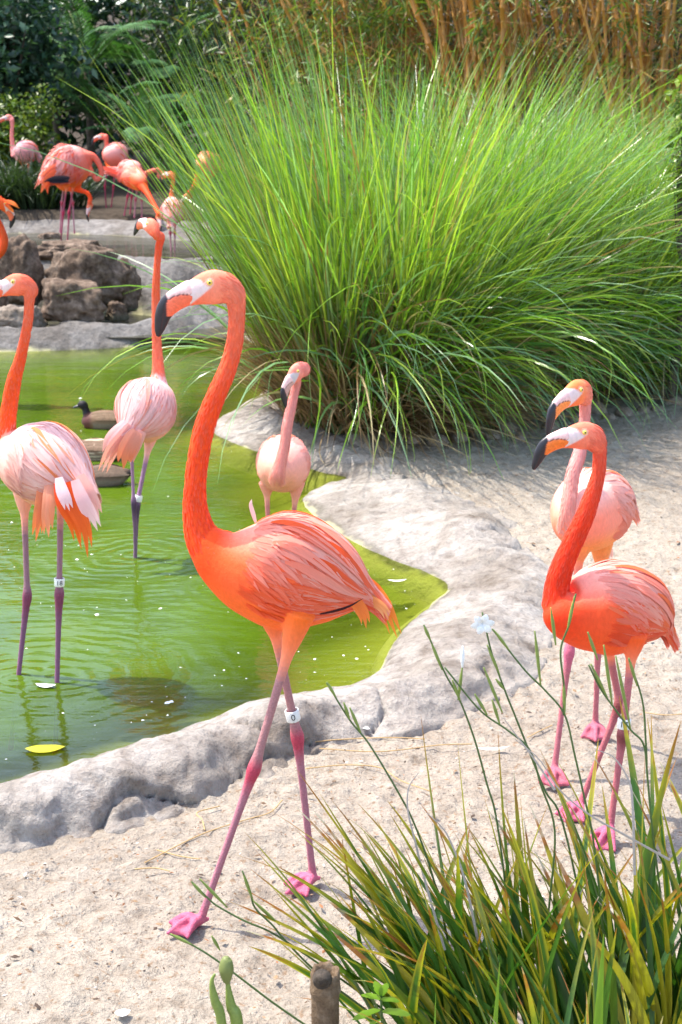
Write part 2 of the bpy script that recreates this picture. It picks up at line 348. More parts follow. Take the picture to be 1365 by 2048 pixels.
strip('pond_edge', bi, bo, [.15, .16, .15, .13, .14, .15, .15], .44, .44, M['ledge'], 'smooth pale grey curb across the upper pond behind the long legged birds', 7.0, prof=PROF3, amp=.4)
P2 = [(x-.1, y+.95) for x, y in bi]; P3 = [(x-.1, y+1.5) for x, y in bi]

# ------------------------------------------------------------------ boulders and stones
def boulder(name, px, py0, py1, w, Y, label, seed, cat='boulder', mat='boulder', depth=.8, sub=5, group=None, boxy=.55, wz=0.0):
    """px centre, top and foot in the photograph, width in pixels, at distance Y"""
    c0 = at(px, py1, Y); s = mpp(c0); hw = w*s/2; h = (py1-py0)*s*1.04
    import bmesh
    bm = bmesh.new(); bmesh.ops.create_icosphere(bm, subdivisions=sub, radius=1)
    V = np.array([v.co[:] for v in bm.verts]); F = np.array([[v.index for v in f.verts] for f in bm.faces]); bm.free()
    r = np.abs(V).max(1, keepdims=True); V = V*(1-boxy)+V/r*boxy*.92
    a = seed*1.7; ca, sa = math.cos(a*.25), math.sin(a*.25); V[:, :2] = V[:, :2] @ np.array([[ca, -sa], [sa, ca]])
    big = fbm(V, .9, 2, seed); med = fbm(V, 2.4, 4, seed+2); vd = np.array([noise.voronoi(Vector(v)*2.0+Vector((seed, 0, 0)))[0][0] for v in V])
    V = V*(1+.22*big+.15*med-.12*vd)[:, None]
    V = V/np.abs(V).max(0)
    V = V*np.array([hw, hw*depth, h/2])
    taper = 1-.16*(V[:, 2]/(h/2)); V[:, :2] *= taper[:, None]
    bot = V[:, 2].min(); V[:, 2] -= bot + .015
    col = np.zeros((len(V), 3)); col[:, 0] = (1-smooth01(V[:, 2], .02, .07))*wz
    o = link(name, mesh(name, V, F, col), M[mat], loc=c0)
    return tag(o, label, cat, group)
BG = 'boulders of the little waterfall'
boulder('boulder', 40, 470, 612, 105, 12.75, 'tall dark brown boulder at the pond behind the rest of the rock pile', 1, group=BG, wz=.6)
boulder('boulder', 178, 486, 612, 180, 12.7, 'largest pitted brown boulder in the middle of the rock pile', 2, group=BG, wz=.6)
boulder('boulder', 145, 550, 648, 150, 12.25, 'squat brown boulder with flat top in front of the largest one', 3, group=BG, boxy=.7, wz=.6)
boulder('boulder', 34, 608, 672, 112, 11.98, 'pale beige flat topped boulder on the grey ledge', 4, group=BG, boxy=.7, mat='pebble')
boulder('boulder', 248, 510, 622, 74, 12.8, 'narrow dark wet boulder leaning on the right of the largest one', 5, group=BG, wz=1)
boulder('boulder', 235, 596, 640, 46, 12.35, 'small dark wet stone between squat boulder and basin water', 6, group=BG, wz=1)
boulder('boulder', 170, 638, 672, 130, 12.0, 'low wet grey slab lying under the squat boulder', 7, group=BG, mat='ledge', boxy=.7, wz=1)
boulder('boulder', 140, 474, 520, 150, 13.15, 'crusty flat dark rock on top of the pile under the bird with black wing', 8, group=BG, boxy=.6)
boulder('boulder', -8, 560, 640, 60, 12.2, 'brown boulder cut by the picture edge above the pale flat topped one', 9, group=BG)
boulder('boulder', 100, 462, 476, 52, 14.6, 'small dark rock just breaking the surface of the upper pond', 10, group=BG, mat='boulder')
PEB = [(828,884,34),(878,887,42),(920,880,38),(985,876,36),(1012,862,44),(1040,878,30),(1190,828,50),(1218,838,30),(1250,832,40),(1285,826,34),(1316,824,30),(1150,842,34),(1345,812,44),(955,868,30),(1100,858,40),(1335,770,60),(1290,755,46)]
for k, (x, y, w) in enumerate(PEB):
    g = gnd(x, y, .05)
    boulder('stone', x, y-w*.62, y+2, w, g[1], 'rounded brown stone at the foot of the ornamental grass', 20+k, 'stone', 'pebble', sub=3, group='stones along the foot of the grass', boxy=.15)

# ------------------------------------------------------------------ flamingos
class Loft:
    def __init__(s, P, r, lat=1.0, n=60, up=(0, 0, 1)):
        P = np.asarray(P, float); r = np.asarray(r, float); lat = np.broadcast_to(np.asarray(lat, float), r.shape)
        A = catmull(np.column_stack([P, r, lat]), n); s.P, s.r, s.lat = A[:, :3], np.maximum(A[:, 3], .0015), A[:, 4]
        T = norm(np.gradient(s.P, axis=0)); s.T = T
        B = np.zeros_like(T); Nn = np.zeros_like(T); ref = np.array(up, float)
        b = norm(np.cross(T[-1], ref)); 
        for i in range(n-1, -1, -1):
            b = b-T[i]*np.dot(b, T[i]); b = norm(b); B[i] = b; Nn[i] = np.cross(b, T[i])
        s.B, s.N = B, Nn; s.n = n
        s.len = np.concatenate([[0], np.cumsum(np.linalg.norm(np.diff(s.P, axis=0), axis=1))])
    def surf(s, u, th, off=0.0):
        """u in metres along the spine"""
        u = np.clip(u, 0, s.len[-1]-1e-6); I = lambda a: np.stack([np.interp(u, s.len, a[:, k]) for k in range(3)], -1)
        p, n_, b = I(s.P), norm(I(s.N)), norm(I(s.B)); r = np.interp(u, s.len, s.r); la = np.interp(u, s.len, s.lat)
        c, sn = np.cos(th), np.sin(th)
        return p + n_*((r+off)*c)[..., None] + b*((r*la+off)*sn)[..., None]
    def mesh(s, m=24):
        th = np.linspace(0, 2*math.pi, m, endpoint=False)
        V = s.P[:, None]+s.N[:, None]*(s.r[:, None]*np.cos(th))[..., None]+s.B[:, None]*((s.r*s.lat)[:, None]*np.sin(th))[..., None]
        V = V.reshape(-1, 3); F = gridfaces(s.n, m, close=True); n = s.n
        V = np.vstack([V, s.P[0]-s.T[0]*s.r[0]*.4, s.P[-1]+s.T[-1]*s.r[-1]*.4]); j = np.arange(m); j2 = (j+1) % m
        c0 = np.stack([np.full(m, n*m), j2, j, j], 1); c1 = np.stack([np.full(m, n*m+1), (n-1)*m+j, (n-1)*m+j2, (n-1)*m+j2], 1)
        return V, [tuple(f) for f in F]+[tuple(f[:3]) for f in c0]+[tuple(f[:3]) for f in c1]
    def skel(s): return s.P, s.r
# profile of the head in millimetres from the eye: forward, up, radius
HEAD = [(-46, -27, 24), (-28, -14, 31), (-8, -11, 34.5), (12, -15, 31), (30, -21, 25.5), (44, -26, 22), (54, -30, 18)]
BILL = [(30, -18, 22), (38, -21, 24.0), (52, -27, 22.3), (68, -36, 21), (82, -48, 19.5), (91, -63, 16), (96, -80, 12.5), (100, -95, 8.5), (102, -105, 4)]
MOUTH = np.array([(28, -24), (55, -23), (70, -27), (82, -34), (88, -49), (93, -77), (99, -105)], float)
FACE = np.array([(37, 5), (19, 5), (8, -3), (-3, -9), (17, -26), (33, -39), (44, -48), (60, -40), (60, 0)], float)
def pip(P, poly): return sdist(P, poly)
def polyd(P, line):
    d = np.full(len(P), 1e9); sg = np.zeros(len(P))
    for a, b in zip(line[:-1], line[1:]):
        ab = b-a; t = np.clip(((P-a)@ab)/(ab@ab), 0, 1); q = P-(a+t[:, None]*ab); dd = np.hypot(q[:, 0], q[:, 1]); w = dd < d
        cr = ab[0]*q[:, 1]-ab[1]*q[:, 0]; d[w] = dd[w]; sg[w] = np.sign(cr[w])
    return d, sg
def remesh(V, F, voxel, iters=5):
    me = bpy.data.meshes.new('tmp'); me.from_pydata([tuple(v) for v in V], [], F); o = bpy.data.objects.new('tmp', me); COL.objects.link(o)
    m = o.modifiers.new('r', 'REMESH'); m.mode = 'VOXEL'; m.voxel_size = voxel; m.adaptivity = 0
    k = o.modifiers.new('s', 'SMOOTH'); k.factor = .5; k.iterations = iters
    dg = bpy.context.evaluated_depsgraph_get(); out = bpy.data.meshes.new_from_object(o.evaluated_get(dg), depsgraph=dg)
    bpy.data.objects.remove(o); bpy.data.meshes.remove(me); return out
def mixv(a, b, t): t = np.asarray(t)[..., None]; return np.asarray(a)*(1-t)+np.asarray(b)*t
def ribbon(path, widths, wdir, arch=.15, colA=None, colB=None, notch=True):
    """one feather or strap leaf: 3 vertices across; path n x 3, wdir n x 3"""
    n = len(path); T = norm(np.gradient(path, axis=0)); w = np.asarray(widths)[:, None]*wdir; nn = norm(np.cross(T, wdir))
    V = np.stack([path-w, path+nn*(np.asarray(widths)*arch)[:, None], path+w], 1).reshape(-1, 3)
    uv = np.stack([np.stack([np.full(n, x), np.linspace(0, 1, n)], 1) for x in (-1, 0, 1)], 1).reshape(-1, 2)
    c = np.repeat(mixv(colA, colB, np.linspace(0, 1, n)), 3, axis=0) if colA is not None else None
    return V, gridfaces(n, 3), uv, c
def zrot(f, u, a): c, s = math.cos(a), math.sin(a); return f*c-u*s, f*s+u*c

def flamingo(label, base, eye, yaw, pitch, hs, neck, body, legs, pal, voxel=.004, group=None, bands=(), plumes=150, tails=(), bodylat=.80, lightband=None, seed=1, show_bill=True, shag=0.0, fw_=1.0, down=2000):
    """eye: (px,py,Y); neck and body: (px,py,Y,r_px); legs: dicts; every point a real place"""
    rg = np.random.default_rng(seed)
    E = at(*eye); F3 = np.array([math.cos(yaw), math.sin(yaw), 0.]); U3 = np.array([0, 0, 1.]); S3 = np.cross(F3, U3)
    F3, U3 = F3*math.cos(pitch)+U3*math.sin(pitch), U3*math.cos(pitch)-F3*math.sin(pitch)
    hp = lambda f, u: E+F3*(f*.00103*hs)+U3*(u*.00103*hs)
    E = E+S3*0
    npts = [(at(a, b, c), r*mpp(at(a, b, c))*.945, 1.0) for a, b, c, r in neck]
    hpts = [(hp(f, u), r*.00103*hs, .64) for f, u, r in HEAD]
    allp = npts[::-1] if False else npts
    pts = [p for p in reversed(allp)]+hpts
    NL = Loft([p[0] for p in pts], [p[1] for p in pts], [p[2] for p in pts], 110)
    # lateral axis of the head must be S3: rebuild frames near the head end using S3
    for i in range(NL.n):
        b = S3-NL.T[i]*np.dot(S3, NL.T[i]); NL.B[i] = norm(b); NL.N[i] = np.cross(NL.B[i], NL.T[i])
    bp = [(at(a, b, c), r*mpp(at(a, b, c))) for a, b, c, r in body]
    BL = Loft([p[0] for p in bp], [p[1] for p in bp], bodylat, 60)
    V, F = [], []; sk, sr, sc = [], [], []
    def add(v, f):
        o = sum(len(x) for x in V); V.append(np.asarray(v)); F.extend([tuple(int(i)+o for i in q) for q in f])
    for lo in (NL, BL): add(*lo.mesh())
    nn = NL.n; tN = np.linspace(0, 1, nn)
    ncol = np.array([[np.interp(t, pal['neck_t'], np.array(pal['neck'])[:, k]) for k in range(3)] for t in tN])
    sk.append(NL.P); sr.append(NL.r); sc.append(ncol)
    bidx = None
    root = empty('flamingo', base); tag(root, label, 'flamingo', group)
    bandobjs = []
    for lg in legs:
        hip, knee, ank = at(*lg['hip']), at(*lg['knee']), at(*lg['ankle']) if len(lg['ankle']) == 3 else np.array(lg['ankle'])
        if 'bed' in lg:                                      # carry the line of the leg down to the pond bed
            dv = ank-knee; t = (lg['bed']-knee[2])/dv[2]; ank = knee+dv*t
        k = lg.get('s', 1.0); d1 = knee-hip; 
        fe = hip+d1*lg.get('fe', .22)
        P = [hip, hip+d1*lg.get('fe', .22)*.55, fe, hip+d1*.55, hip+d1*.86, knee, knee+(ank-knee)*.09, knee+(ank-knee)*.3, knee+(ank-knee)*.8, ank]
        rr = np.array([.034, .022, .0125, .0098, .0102, .0158, .0120, .0090, .0086, .0105])*k
        LL = Loft(P, rr, 1.0, 70, up=(.3, .9, .1)); add(*LL.mesh(12)); sk.append(LL.P); sr.append(LL.r)
        t = np.linspace(0, 1, 70); keyt = [0, 1/9, 2/9, 2.6/9, 4.2/9, 5/9, 5.7/9, 6.6/9, 8.2/9, 1]
        keyc = [pal['belly'], mixv(pal['belly'], pal['thigh'], .4), pal['thigh'], pal['leg'], pal['leg'], pal['knee'], pal['knee'], pal['leg2'], pal['leg2'], pal['foot']]
        sc.append(np.array([[np.interp(x, keyt, np.array(keyc)[:, q]) for q in range(3)] for x in t]))
        if 'foot' in lg:
            az = lg['foot']; gz = lg.get('gz', 0.0)+.007; tips = []
            for da, ln in ((-.62, .068), (0, .082), (.62, .068)):
                tip = np.array([ank[0]+math.cos(az+da)*ln, ank[1]+math.sin(az+da)*ln, gz]); mid = ank*.55+tip*.45; mid[2] = gz+.017+.3*max(0, ank[2]-gz)
                TL = Loft([ank, mid, tip], np.array([.0105, .0080, .0050]), 1, 14, up=(.3, .2, .9)); add(*TL.mesh(8)); tips.append(tip); sk.append(TL.P); sr.append(TL.r); sc.append(np.tile(pal['foot'], (14, 1)))
            heel = np.array([ank[0]-math.cos(az)*.022, ank[1]-math.sin(az)*.022, gz+.004]); TL = Loft([ank, heel], np.array([.009, .005]), 1, 8, up=(.3, .2, .9)); add(*TL.mesh(8))
            for a, b in ((0, 1), (1, 2)):                        # web between the toes
                q = [np.array([ank[0], ank[1], gz+.012+.3*max(0, ank[2]-gz-.02)]), tips[a]*.93+ank*.07, (tips[a]+tips[b])*.42+ank*.16, tips[b]*.93+ank*.07]
                q = [np.array([x[0], x[1], max(x[2] if i == 0 else gz, gz)]) for i, x in enumerate(q)]
                top = [x+np.array([0, 0, .008 if i == 0 else .0055]) for i, x in enumerate(q)]; bt = [np.array([x[0], x[1], gz-.006]) for x in q]
                add(np.array(top+bt), [(0, 1, 2, 3), (7, 6, 5, 4), (0, 4, 5, 1), (1, 5, 6, 2), (2, 6, 7, 3), (3, 7, 4, 0)])
        if 'band' in lg:
            c = hip+d1*lg['band']; ax = norm(d1); bandobjs.append((c, ax, lg.get('txt')))
    allV = np.vstack(V); me = remesh(allV, F, voxel, 7)
    n = len(me.vertices); v = np.empty(n*3, np.float32); me.vertices.foreach_get('co', v); v = v.reshape(-1, 3).astype(float)
    KL = np.concatenate([np.zeros(nn)]+[np.linspace(0, 1, len(x)) > .28 if len(x) == 70 else np.ones(len(x)) for x in sk[1:]]); legm = np.zeros(n); K = np.vstack(sk); KR = np.concatenate(sr); KC = np.vstack(sc); col = np.zeros((n, 3)); bestd = np.full(n, 1e9)
    for i in range(0, n, 8000):
        w = v[i:i+8000]; d = np.linalg.norm(w[:, None]-K[None], axis=2)-KR[None]; j = d.argmin(1); legm[i:i+8000] = KL[j]; col[i:i+8000] = KC[j]; bestd[i:i+8000] = d.min(1)
        db = (np.linalg.norm(w[:, None]-BL.P[None], axis=2)-BL.r[None]*.93); jb = db.argmin(1); mb = db.min(1)
        rel = np.einsum('ij,ij->i', w-BL.P[jb], BL.N[jb])/np.maximum(BL.r[jb], .01); u = jb/(BL.n-1)
        c = mixv(mixv(pal['belly'], pal['flank'], smooth01(rel, -.8, -.1)), pal['back'], smooth01(rel, .15, .95))  # paler back tone carries some painted sunlight on top
        c = mixv(c, pal['breast'], 1-smooth01(u, .08, .42)); 
        inb = smooth01(bestd[i:i+8000]-mb, -.012, .022); col[i:i+8000] = mixv(col[i:i+8000], c, inb)
    # face skin
    rel = v-E; hf = rel@F3/(.00103*hs); hu = rel@U3/(.00103*hs); hsd = np.abs(rel@S3)/(.00103*hs)
    near = (np.hypot(hf, hu) < 75) & (hsd < 40); ix = np.where(near)[0]
    if len(ix):
        dd = pip(np.stack([hf[ix], hu[ix]], 1), FACE); col[ix] = mixv(col[ix], pal.get('face', lin(228, 205, 200)), smooth01(dd, -2.0, 2.0))
        ring = np.hypot(hf[ix], hu[ix]); col[ix] = mixv(col[ix], lin(244, 190, 165), (1-smooth01(ring, 7.5, 10))*.8)
    setcol(me, col); me.attributes.new('legm', 'FLOAT', 'POINT').data.foreach_set('value', legm.astype(np.float32)); me.polygons.foreach_set('use_smooth', np.ones(len(me.polygons), dtype=bool)); local(me, root)
    link('body', me, M['plume'], root)
    # short down feathers of neck, head and breast
    if down:
        VV, FF, UU, CC = [], [], [], []; off = 0; Ln = NL.len[-1]; cap = Ln-.075*hs
        us = rg.uniform(.02, cap, down); ths = rg.uniform(0, 2*math.pi, down); j = np.linspace(0, 1, 4)
        for u0, th0 in zip(us, ths):
            ln = rg.uniform(.009, .017); uu = u0-ln*j; th = np.full(4, th0)+rg.normal(0, .05)*j; pth = NL.surf(np.maximum(uu, 0), th, -.0006+.0016*j+rg.uniform(0, .0008)); e = norm(NL.surf(np.maximum(uu, 0), th+.05, 0)-NL.surf(np.maximum(uu, 0), th, 0)+1e-9)
            rl = pth[0]-E; q2 = np.array([[rl@F3, rl@U3]])/(.00103*hs)
            if sdist(q2, FACE)[0] > -5 or np.hypot(*q2[0]) < 12: continue
            k = int(np.searchsorted(NL.len, u0)); a = ncol[min(k, nn-1)]*rg.uniform(.96, 1.08); b = mixv(a, pal['light'], rg.uniform(0, .16)); v_, f_, uv_, c_ = ribbon(pth, np.array([.5, 1, .8, .08])*rg.uniform(.0014, .0026), e, .2, a, b); VV.append(v_); FF.append(f_+off); UU.append(uv_); CC.append(c_); off += len(v_)
        part('down_feathers', np.vstack(VV), np.vstack(FF), M['feather'], root, np.vstack(CC), uv=np.vstack(UU), kind='stuff')
    # bill
    BI = Loft([hp(f, u) for f, u, r in BILL], [r*.00103*hs for f, u, r in BILL], [.66, .66, .62, .56, .54, .54, .55, .6, .7], 90)
    for i in range(BI.n): BI.B[i] = S3; BI.N[i] = np.cross(S3, BI.T[i])
    bv, bf = BI.mesh(44); rel = bv-E; q = np.stack([rel@F3, rel@U3], 1)/(.00103*hs); d, sg = polyd(q, MOUTH)
    upper = sg > 0 if True else None
    c = np.where(upper[:, None], lin(236, 190, 182), pal.get('lower', lin(246, 112, 78)))
    blk = smooth01(np.maximum((q[:, 0]-84)/2.0, (-66-q[:, 1])/2.0), -.6, .6); blk[upper] = smooth01((q[upper, 0]-80+(-(q[upper, 1]+30))*.35), 0, 4)
    c = mixv(c, lin(38, 34, 40), blk); c = mixv(c, lin(70, 30, 35), (1-smooth01(d, .6, 1.5))*.85*(1-smooth01(q[:, 0], 78, 84)*.2))
    grv = 1-smooth01(d, .4, 2.2); bv = bv - (np.sign((bv-E)@S3)[:, None]*S3)*(grv*.0012*hs)[:, None]
    part('bill', bv, bf, M['bill'], root, c)
    # eyes
    lr = .0205*hs
    for sgn in (-1, 1):
        ce = E+S3*sgn*lr*.93; th = np.linspace(0, math.pi, 14); ph = np.linspace(0, 2*math.pi, 20, endpoint=False)
        r_e = .0062*hs; vv = []; cc = []
        for a in th:
            for b in ph:
                vv.append(ce+r_e*(S3*sgn*math.cos(a)+F3*math.sin(a)*math.cos(b)+U3*math.sin(a)*math.sin(b)))
                cc.append(lin(15, 12, 10) if a < .42 else (lin(235, 205, 90) if a < 1.05 else lin(225, 150, 60)))
        part('eye', np.array(vv), gridfaces(14, 20, close=True), M['eye'], root, np.array(cc))
    # coverts and scapulars lying along the body
    if plumes:
        VV, FF, UU, CC = [], [], [], []; off = 0; Lb = BL.len[-1]
        order = sorted([(rg.uniform(.27, .80), rg.uniform(-2.2, 2.2)) for _ in range(int(plumes*2.6))], key=lambda a: -a[0])
        for u0, th0 in order:
            k = 7; big = u0 > .45; drp = rg.uniform(.8, 1)
            ln = rg.uniform(.06, .12)*(1.35 if big else .75); j = np.linspace(0, 1, k)
            ln = min(ln, max(.045, 1.10*Lb-u0*Lb)); u = u0*Lb+ln*j; over = np.maximum(u-Lb*.985, 0); droop = rg.uniform(.18, .55)*(1 if abs(th0) < 1.5 else .3); th = th0+np.sign(th0)*droop*j*np.clip(abs(th0)*1.4, .15, 1)
            lift = -.002+rg.uniform(0, .002)+np.sqrt(j)*.0026+j**2*rg.uniform(0, .003)+shag*j**1.5
            pth = BL.surf(u, th, lift); pth[:, 2] -= over*.7; pth += BL.T[-1]*over[:, None]
            e = BL.surf(u, th+.05, lift)-BL.surf(u, th, lift); e = norm(e+1e-9)
            T = norm(np.gradient(pth, axis=0)); e = norm(e-T*(e*T).sum(1)[:, None])
            wd = np.array([.4, .8, 1, .95, .75, .45, .05])*rg.uniform(.0042, .0082)*(1.15 if big else .85)*fw_
            hN = math.cos(th0); z = rg.random()
            a = mixv(pal['flank'], pal['back'], smooth01(hN, -.2, .9)); a = mixv(a, pal['breast'], 1-smooth01(u0, .1, .38))
            if z < pal.get('streak', .22)*(1.0 if big else .3): a = mixv(a, pal['streakc'], .75)
            elif z > .8: a = mixv(a, pal['light'], .45 if big else .2)
            b = mixv(a, pal['light'], rg.uniform(.02, .32)*(1 if big else .5))
            v_, f_, uv_, c_ = ribbon(pth, wd, e, .12, a*rg.uniform(.95, 1.03), b)
            VV.append(v_); FF.append(f_+off); UU.append(uv_); CC.append(c_); off += len(v_)
        part('plumage', np.vstack(VV), np.vstack(FF), M['feather'], root, np.vstack(CC), uv=np.vstack(UU), kind='stuff')
        nl_ = max(2, plumes//36)
        for sd in (-1, 1):                       # long scapular plumes drooping over the folded wing
            for k in range(nl_):
                j = np.linspace(0, 1, 12); u0 = .40+.34*((k*.618) % 1); th0 = sd*(.30+.95*k/nl_+rg.normal(0, .06)); u = u0*Lb+min(rg.uniform(.13, .17), Lb*1.06-u0*Lb)*j; over = np.maximum(u-Lb*.985, 0); th = th0+sd*rg.uniform(.25, .6)*j**1.3
                pth = BL.surf(u, th, .0045+.002*j); pth[:, 2] -= over*.7; pth += BL.T[-1]*over[:, None]; e = norm(BL.surf(u, th+.05, 0)-BL.surf(u, th, 0)+1e-9); T = norm(np.gradient(pth, axis=0)); e = norm(e-T*(e*T).sum(1)[:, None])
                a = mixv(pal['flank'], pal['back'], .5) if k % 3 else pal['streakc']; v_, f_, uv_, c_ = ribbon(pth, np.array([.3, .6, .85, 1, 1, 1, .95, .85, .7, .5, .28, .04])*rg.uniform(.0062, .0095), e, .2, a, mixv(a, pal['light'], .55 if k % 3 else .15)); part('wing_feather', v_, f_, M['feather'], root, c_, uv=uv_)
    for nm, path, w, ca, cb in tails:
        p0 = catmull([at(*q) for q in path], 12); ps = mpp(p0[0]); view = norm(p0-CP); T = norm(np.gradient(p0, axis=0)); wd = norm(np.cross(T, view)); tilt = rg.uniform(-.5, .5); wd = norm(wd*math.cos(tilt)+view*math.sin(tilt))
        tt_ = np.linspace(0, 1, 12)
        for sub in ((-1, 0, 1) if w >= 14 else (0,)):      # a flight feather and the slimmer ones it overlaps
            k = (.56 if w >= 14 else 1)*rg.uniform(.85, 1.1); off_ = wd*(sub*w*ps*(.20+.16*tt_))[:, None]-view*(sub*.0016); cut = rg.uniform(.82, 1.0) if sub else 1.0
            p = catmull(p0[[0, 4, 8, 11]]*1.0, 12) if False else np.stack([np.interp(tt_*cut, tt_, p0[:, q]) for q in range(3)], 1); p = p+off_
            prof = np.array([.5, .7, .85, .95, 1, 1, .97, .88, .74, .55, .3, .03])*w*ps*.5*k
            v_, f_, uv_, c_ = ribbon(p, prof, wd, .22, ca*rg.uniform(.9, 1.03), mixv(cb, ca, rg.uniform(0, .4))); part(nm, v_, f_, M['feather'], root, c_, uv=uv_)
    for c, ax, txt in bandobjs:
        r0, hh = .0150, .0125; side = norm(np.cross(ax, [0, 1, 0])); fr = np.cross(side, ax); th = np.linspace(0, 2*math.pi, 28, endpoint=False)
        prof = [(r0-.002, -hh), (r0, -hh), (r0+.0008, -hh*.9), (r0+.0008, hh*.9), (r0, hh), (r0-.002, hh), (r0-.002, -hh)]
        bvv = np.array([[c+ax*h+(side*math.cos(t)+fr*math.sin(t))*r for t in th] for r, h in prof]).reshape(-1, 3)
        bo_ = part('leg_band', bvv, gridfaces(len(prof), 28, close=True), M['band'], root)
        if txt:
            cu = bpy.data.curves.new('digits', 'FONT'); cu.body = txt; cu.size = .0205; cu.align_x = 'CENTER'; cu.align_y = 'CENTER'; cu.extrude = .0002; cu.resolution_u = 3
            to = bpy.data.objects.new('t', cu); COL.objects.link(to); dg = bpy.context.evaluated_depsgraph_get(); tm = bpy.data.meshes.new_from_object(to.evaluated_get(dg), depsgraph=dg); bpy.data.objects.remove(to)
            n_ = len(tm.vertices); tv = np.empty(n_*3, np.float32); tm.vertices.foreach_get('co', tv); tv = tv.reshape(-1, 3).astype(float)
            if ax[2] < 0: ax2 = -ax
            else: ax2 = ax
            toc = CP-c; toc = norm(toc-ax2*np.dot(toc, ax2)); rt = np.cross(ax2*1.0, toc); rt = np.cross(ax2, toc); rt = norm(rt); 
            ang = tv[:, 0]/(r0+.001); rad = r0+.0012+tv[:, 2]
            wv = c+ax2*tv[:, 1][:, None]+(toc*np.cos(ang)[:, None]+rt*np.sin(ang)[:, None])*rad[:, None]-np.array(root.location)
            tm.vertices.foreach_set('co', wv.astype(np.float32).ravel()); tm.update(); tm.materials.clear()
            link('digits', tm, M['ink'], bo_)
    return root

OR, RD = lin(248, 92, 38), lin(244, 66, 26)
def pal(**k):  # back and light: pale plumage tones, also raised to paint in sun from above
    d = dict(neck=[lin(247, 74, 22), lin(248, 82, 30), lin(247, 122, 84), lin(247, 138, 108), lin(248, 104, 62)], neck_t=[0, .34, .55, .76, .95], breast=lin(248, 84, 26), flank=lin(251, 102, 52), back=lin(251, 164, 142), belly=lin(250, 110, 36),
             thigh=lin(246, 140, 104), leg=lin(172, 122, 122), knee=lin(182, 66, 86), leg2=lin(172, 114, 126), foot=lin(196, 96, 122), light=lin(251, 196, 180), streakc=lin(247, 92, 32), streak=.20)
    d.update(k); return d
Y0 = 3.2
flamingo('tall orange flamingo striding on the sand with pale band on one leg', gnd(510, 1825), (420, 563, 3.2), R(184), 0, 1.0,
  [(473,606,3.21,19.5),(474,640,3.21,16.8),(469,690,3.21,17),(455,740,3.21,18.2),(431,795,3.21,20.3),(411,850,3.21,21.6),(398,910,3.21,22),(391,970,3.21,22.6),(392,1025,3.21,27),(406,1075,3.21,38),(440,1112,3.21,60)],
  [(405,1078,3.2,34),(440,1112,3.2,60),(485,1132,3.2,90),(535,1141,3.2,113),(585,1146,3.2,121),(635,1156,3.2,106),(680,1170,3.2,80),(714,1182,3.2,48),(738,1190,3.2,22)],
  [dict(hip=(600,1225,3.13), knee=(509,1537,3.12), ankle=(401,1842,3.115), foot=R(215), fe=.30),
   dict(hip=(540,1215,3.26), knee=(595,1473,3.28), ankle=(627,1757,3.30), foot=R(222), fe=.26, band=.83, txt='0')],
  pal(), .0036, plumes=330, seed=3, tails=[
   ('tail_feather', [(715,1150,3.2),(745,1180,3.2),(770,1215,3.19),(795,1276,3.18)], 32, lin(248,112,36), lin(250,150,56)),
   ('tail_feather', [(705,1165,3.18),(735,1195,3.18),(765,1215,3.17),(778,1240,3.165)], 20, lin(248,130,50), lin(250,190,130)),
   ('tail_feather', [(690,1190,3.16),(712,1205,3.16),(728,1230,3.155),(733,1257,3.15)], 24, lin(248,120,50), lin(250,150,66)),
   ('tail_feather', [(700,1150,3.22),(735,1170,3.22),(760,1195,3.22),(775,1222,3.22)], 30, lin(240,90,40), lin(250,120,50)),
   ('wing_feather', [(640,1228,3.09),(670,1222,3.085),(700,1212,3.09),(728,1196,3.11)], 6, lin(60,25,28), lin(60,30,30)),
   ('back_plume', [(512,1045,3.2),(507,1028,3.2),(502,1010,3.2),(504,998,3.2)], 10, lin(246,190,180), lin(247,205,198))])
P18 = pal(neck=[lin(246,92,34), lin(248,94,36), lin(246,120,78), lin(246,124,92), lin(246,104,68)], breast=lin(246,150,120), flank=lin(249,188,174), back=lin(250,202,194), belly=lin(248,170,148), light=lin(251,216,208), streakc=lin(246,140,80), streak=.10, thigh=lin(246,160,140), leg=lin(150,110,122), leg2=lin(128,84,112), knee=lin(128,62,88))
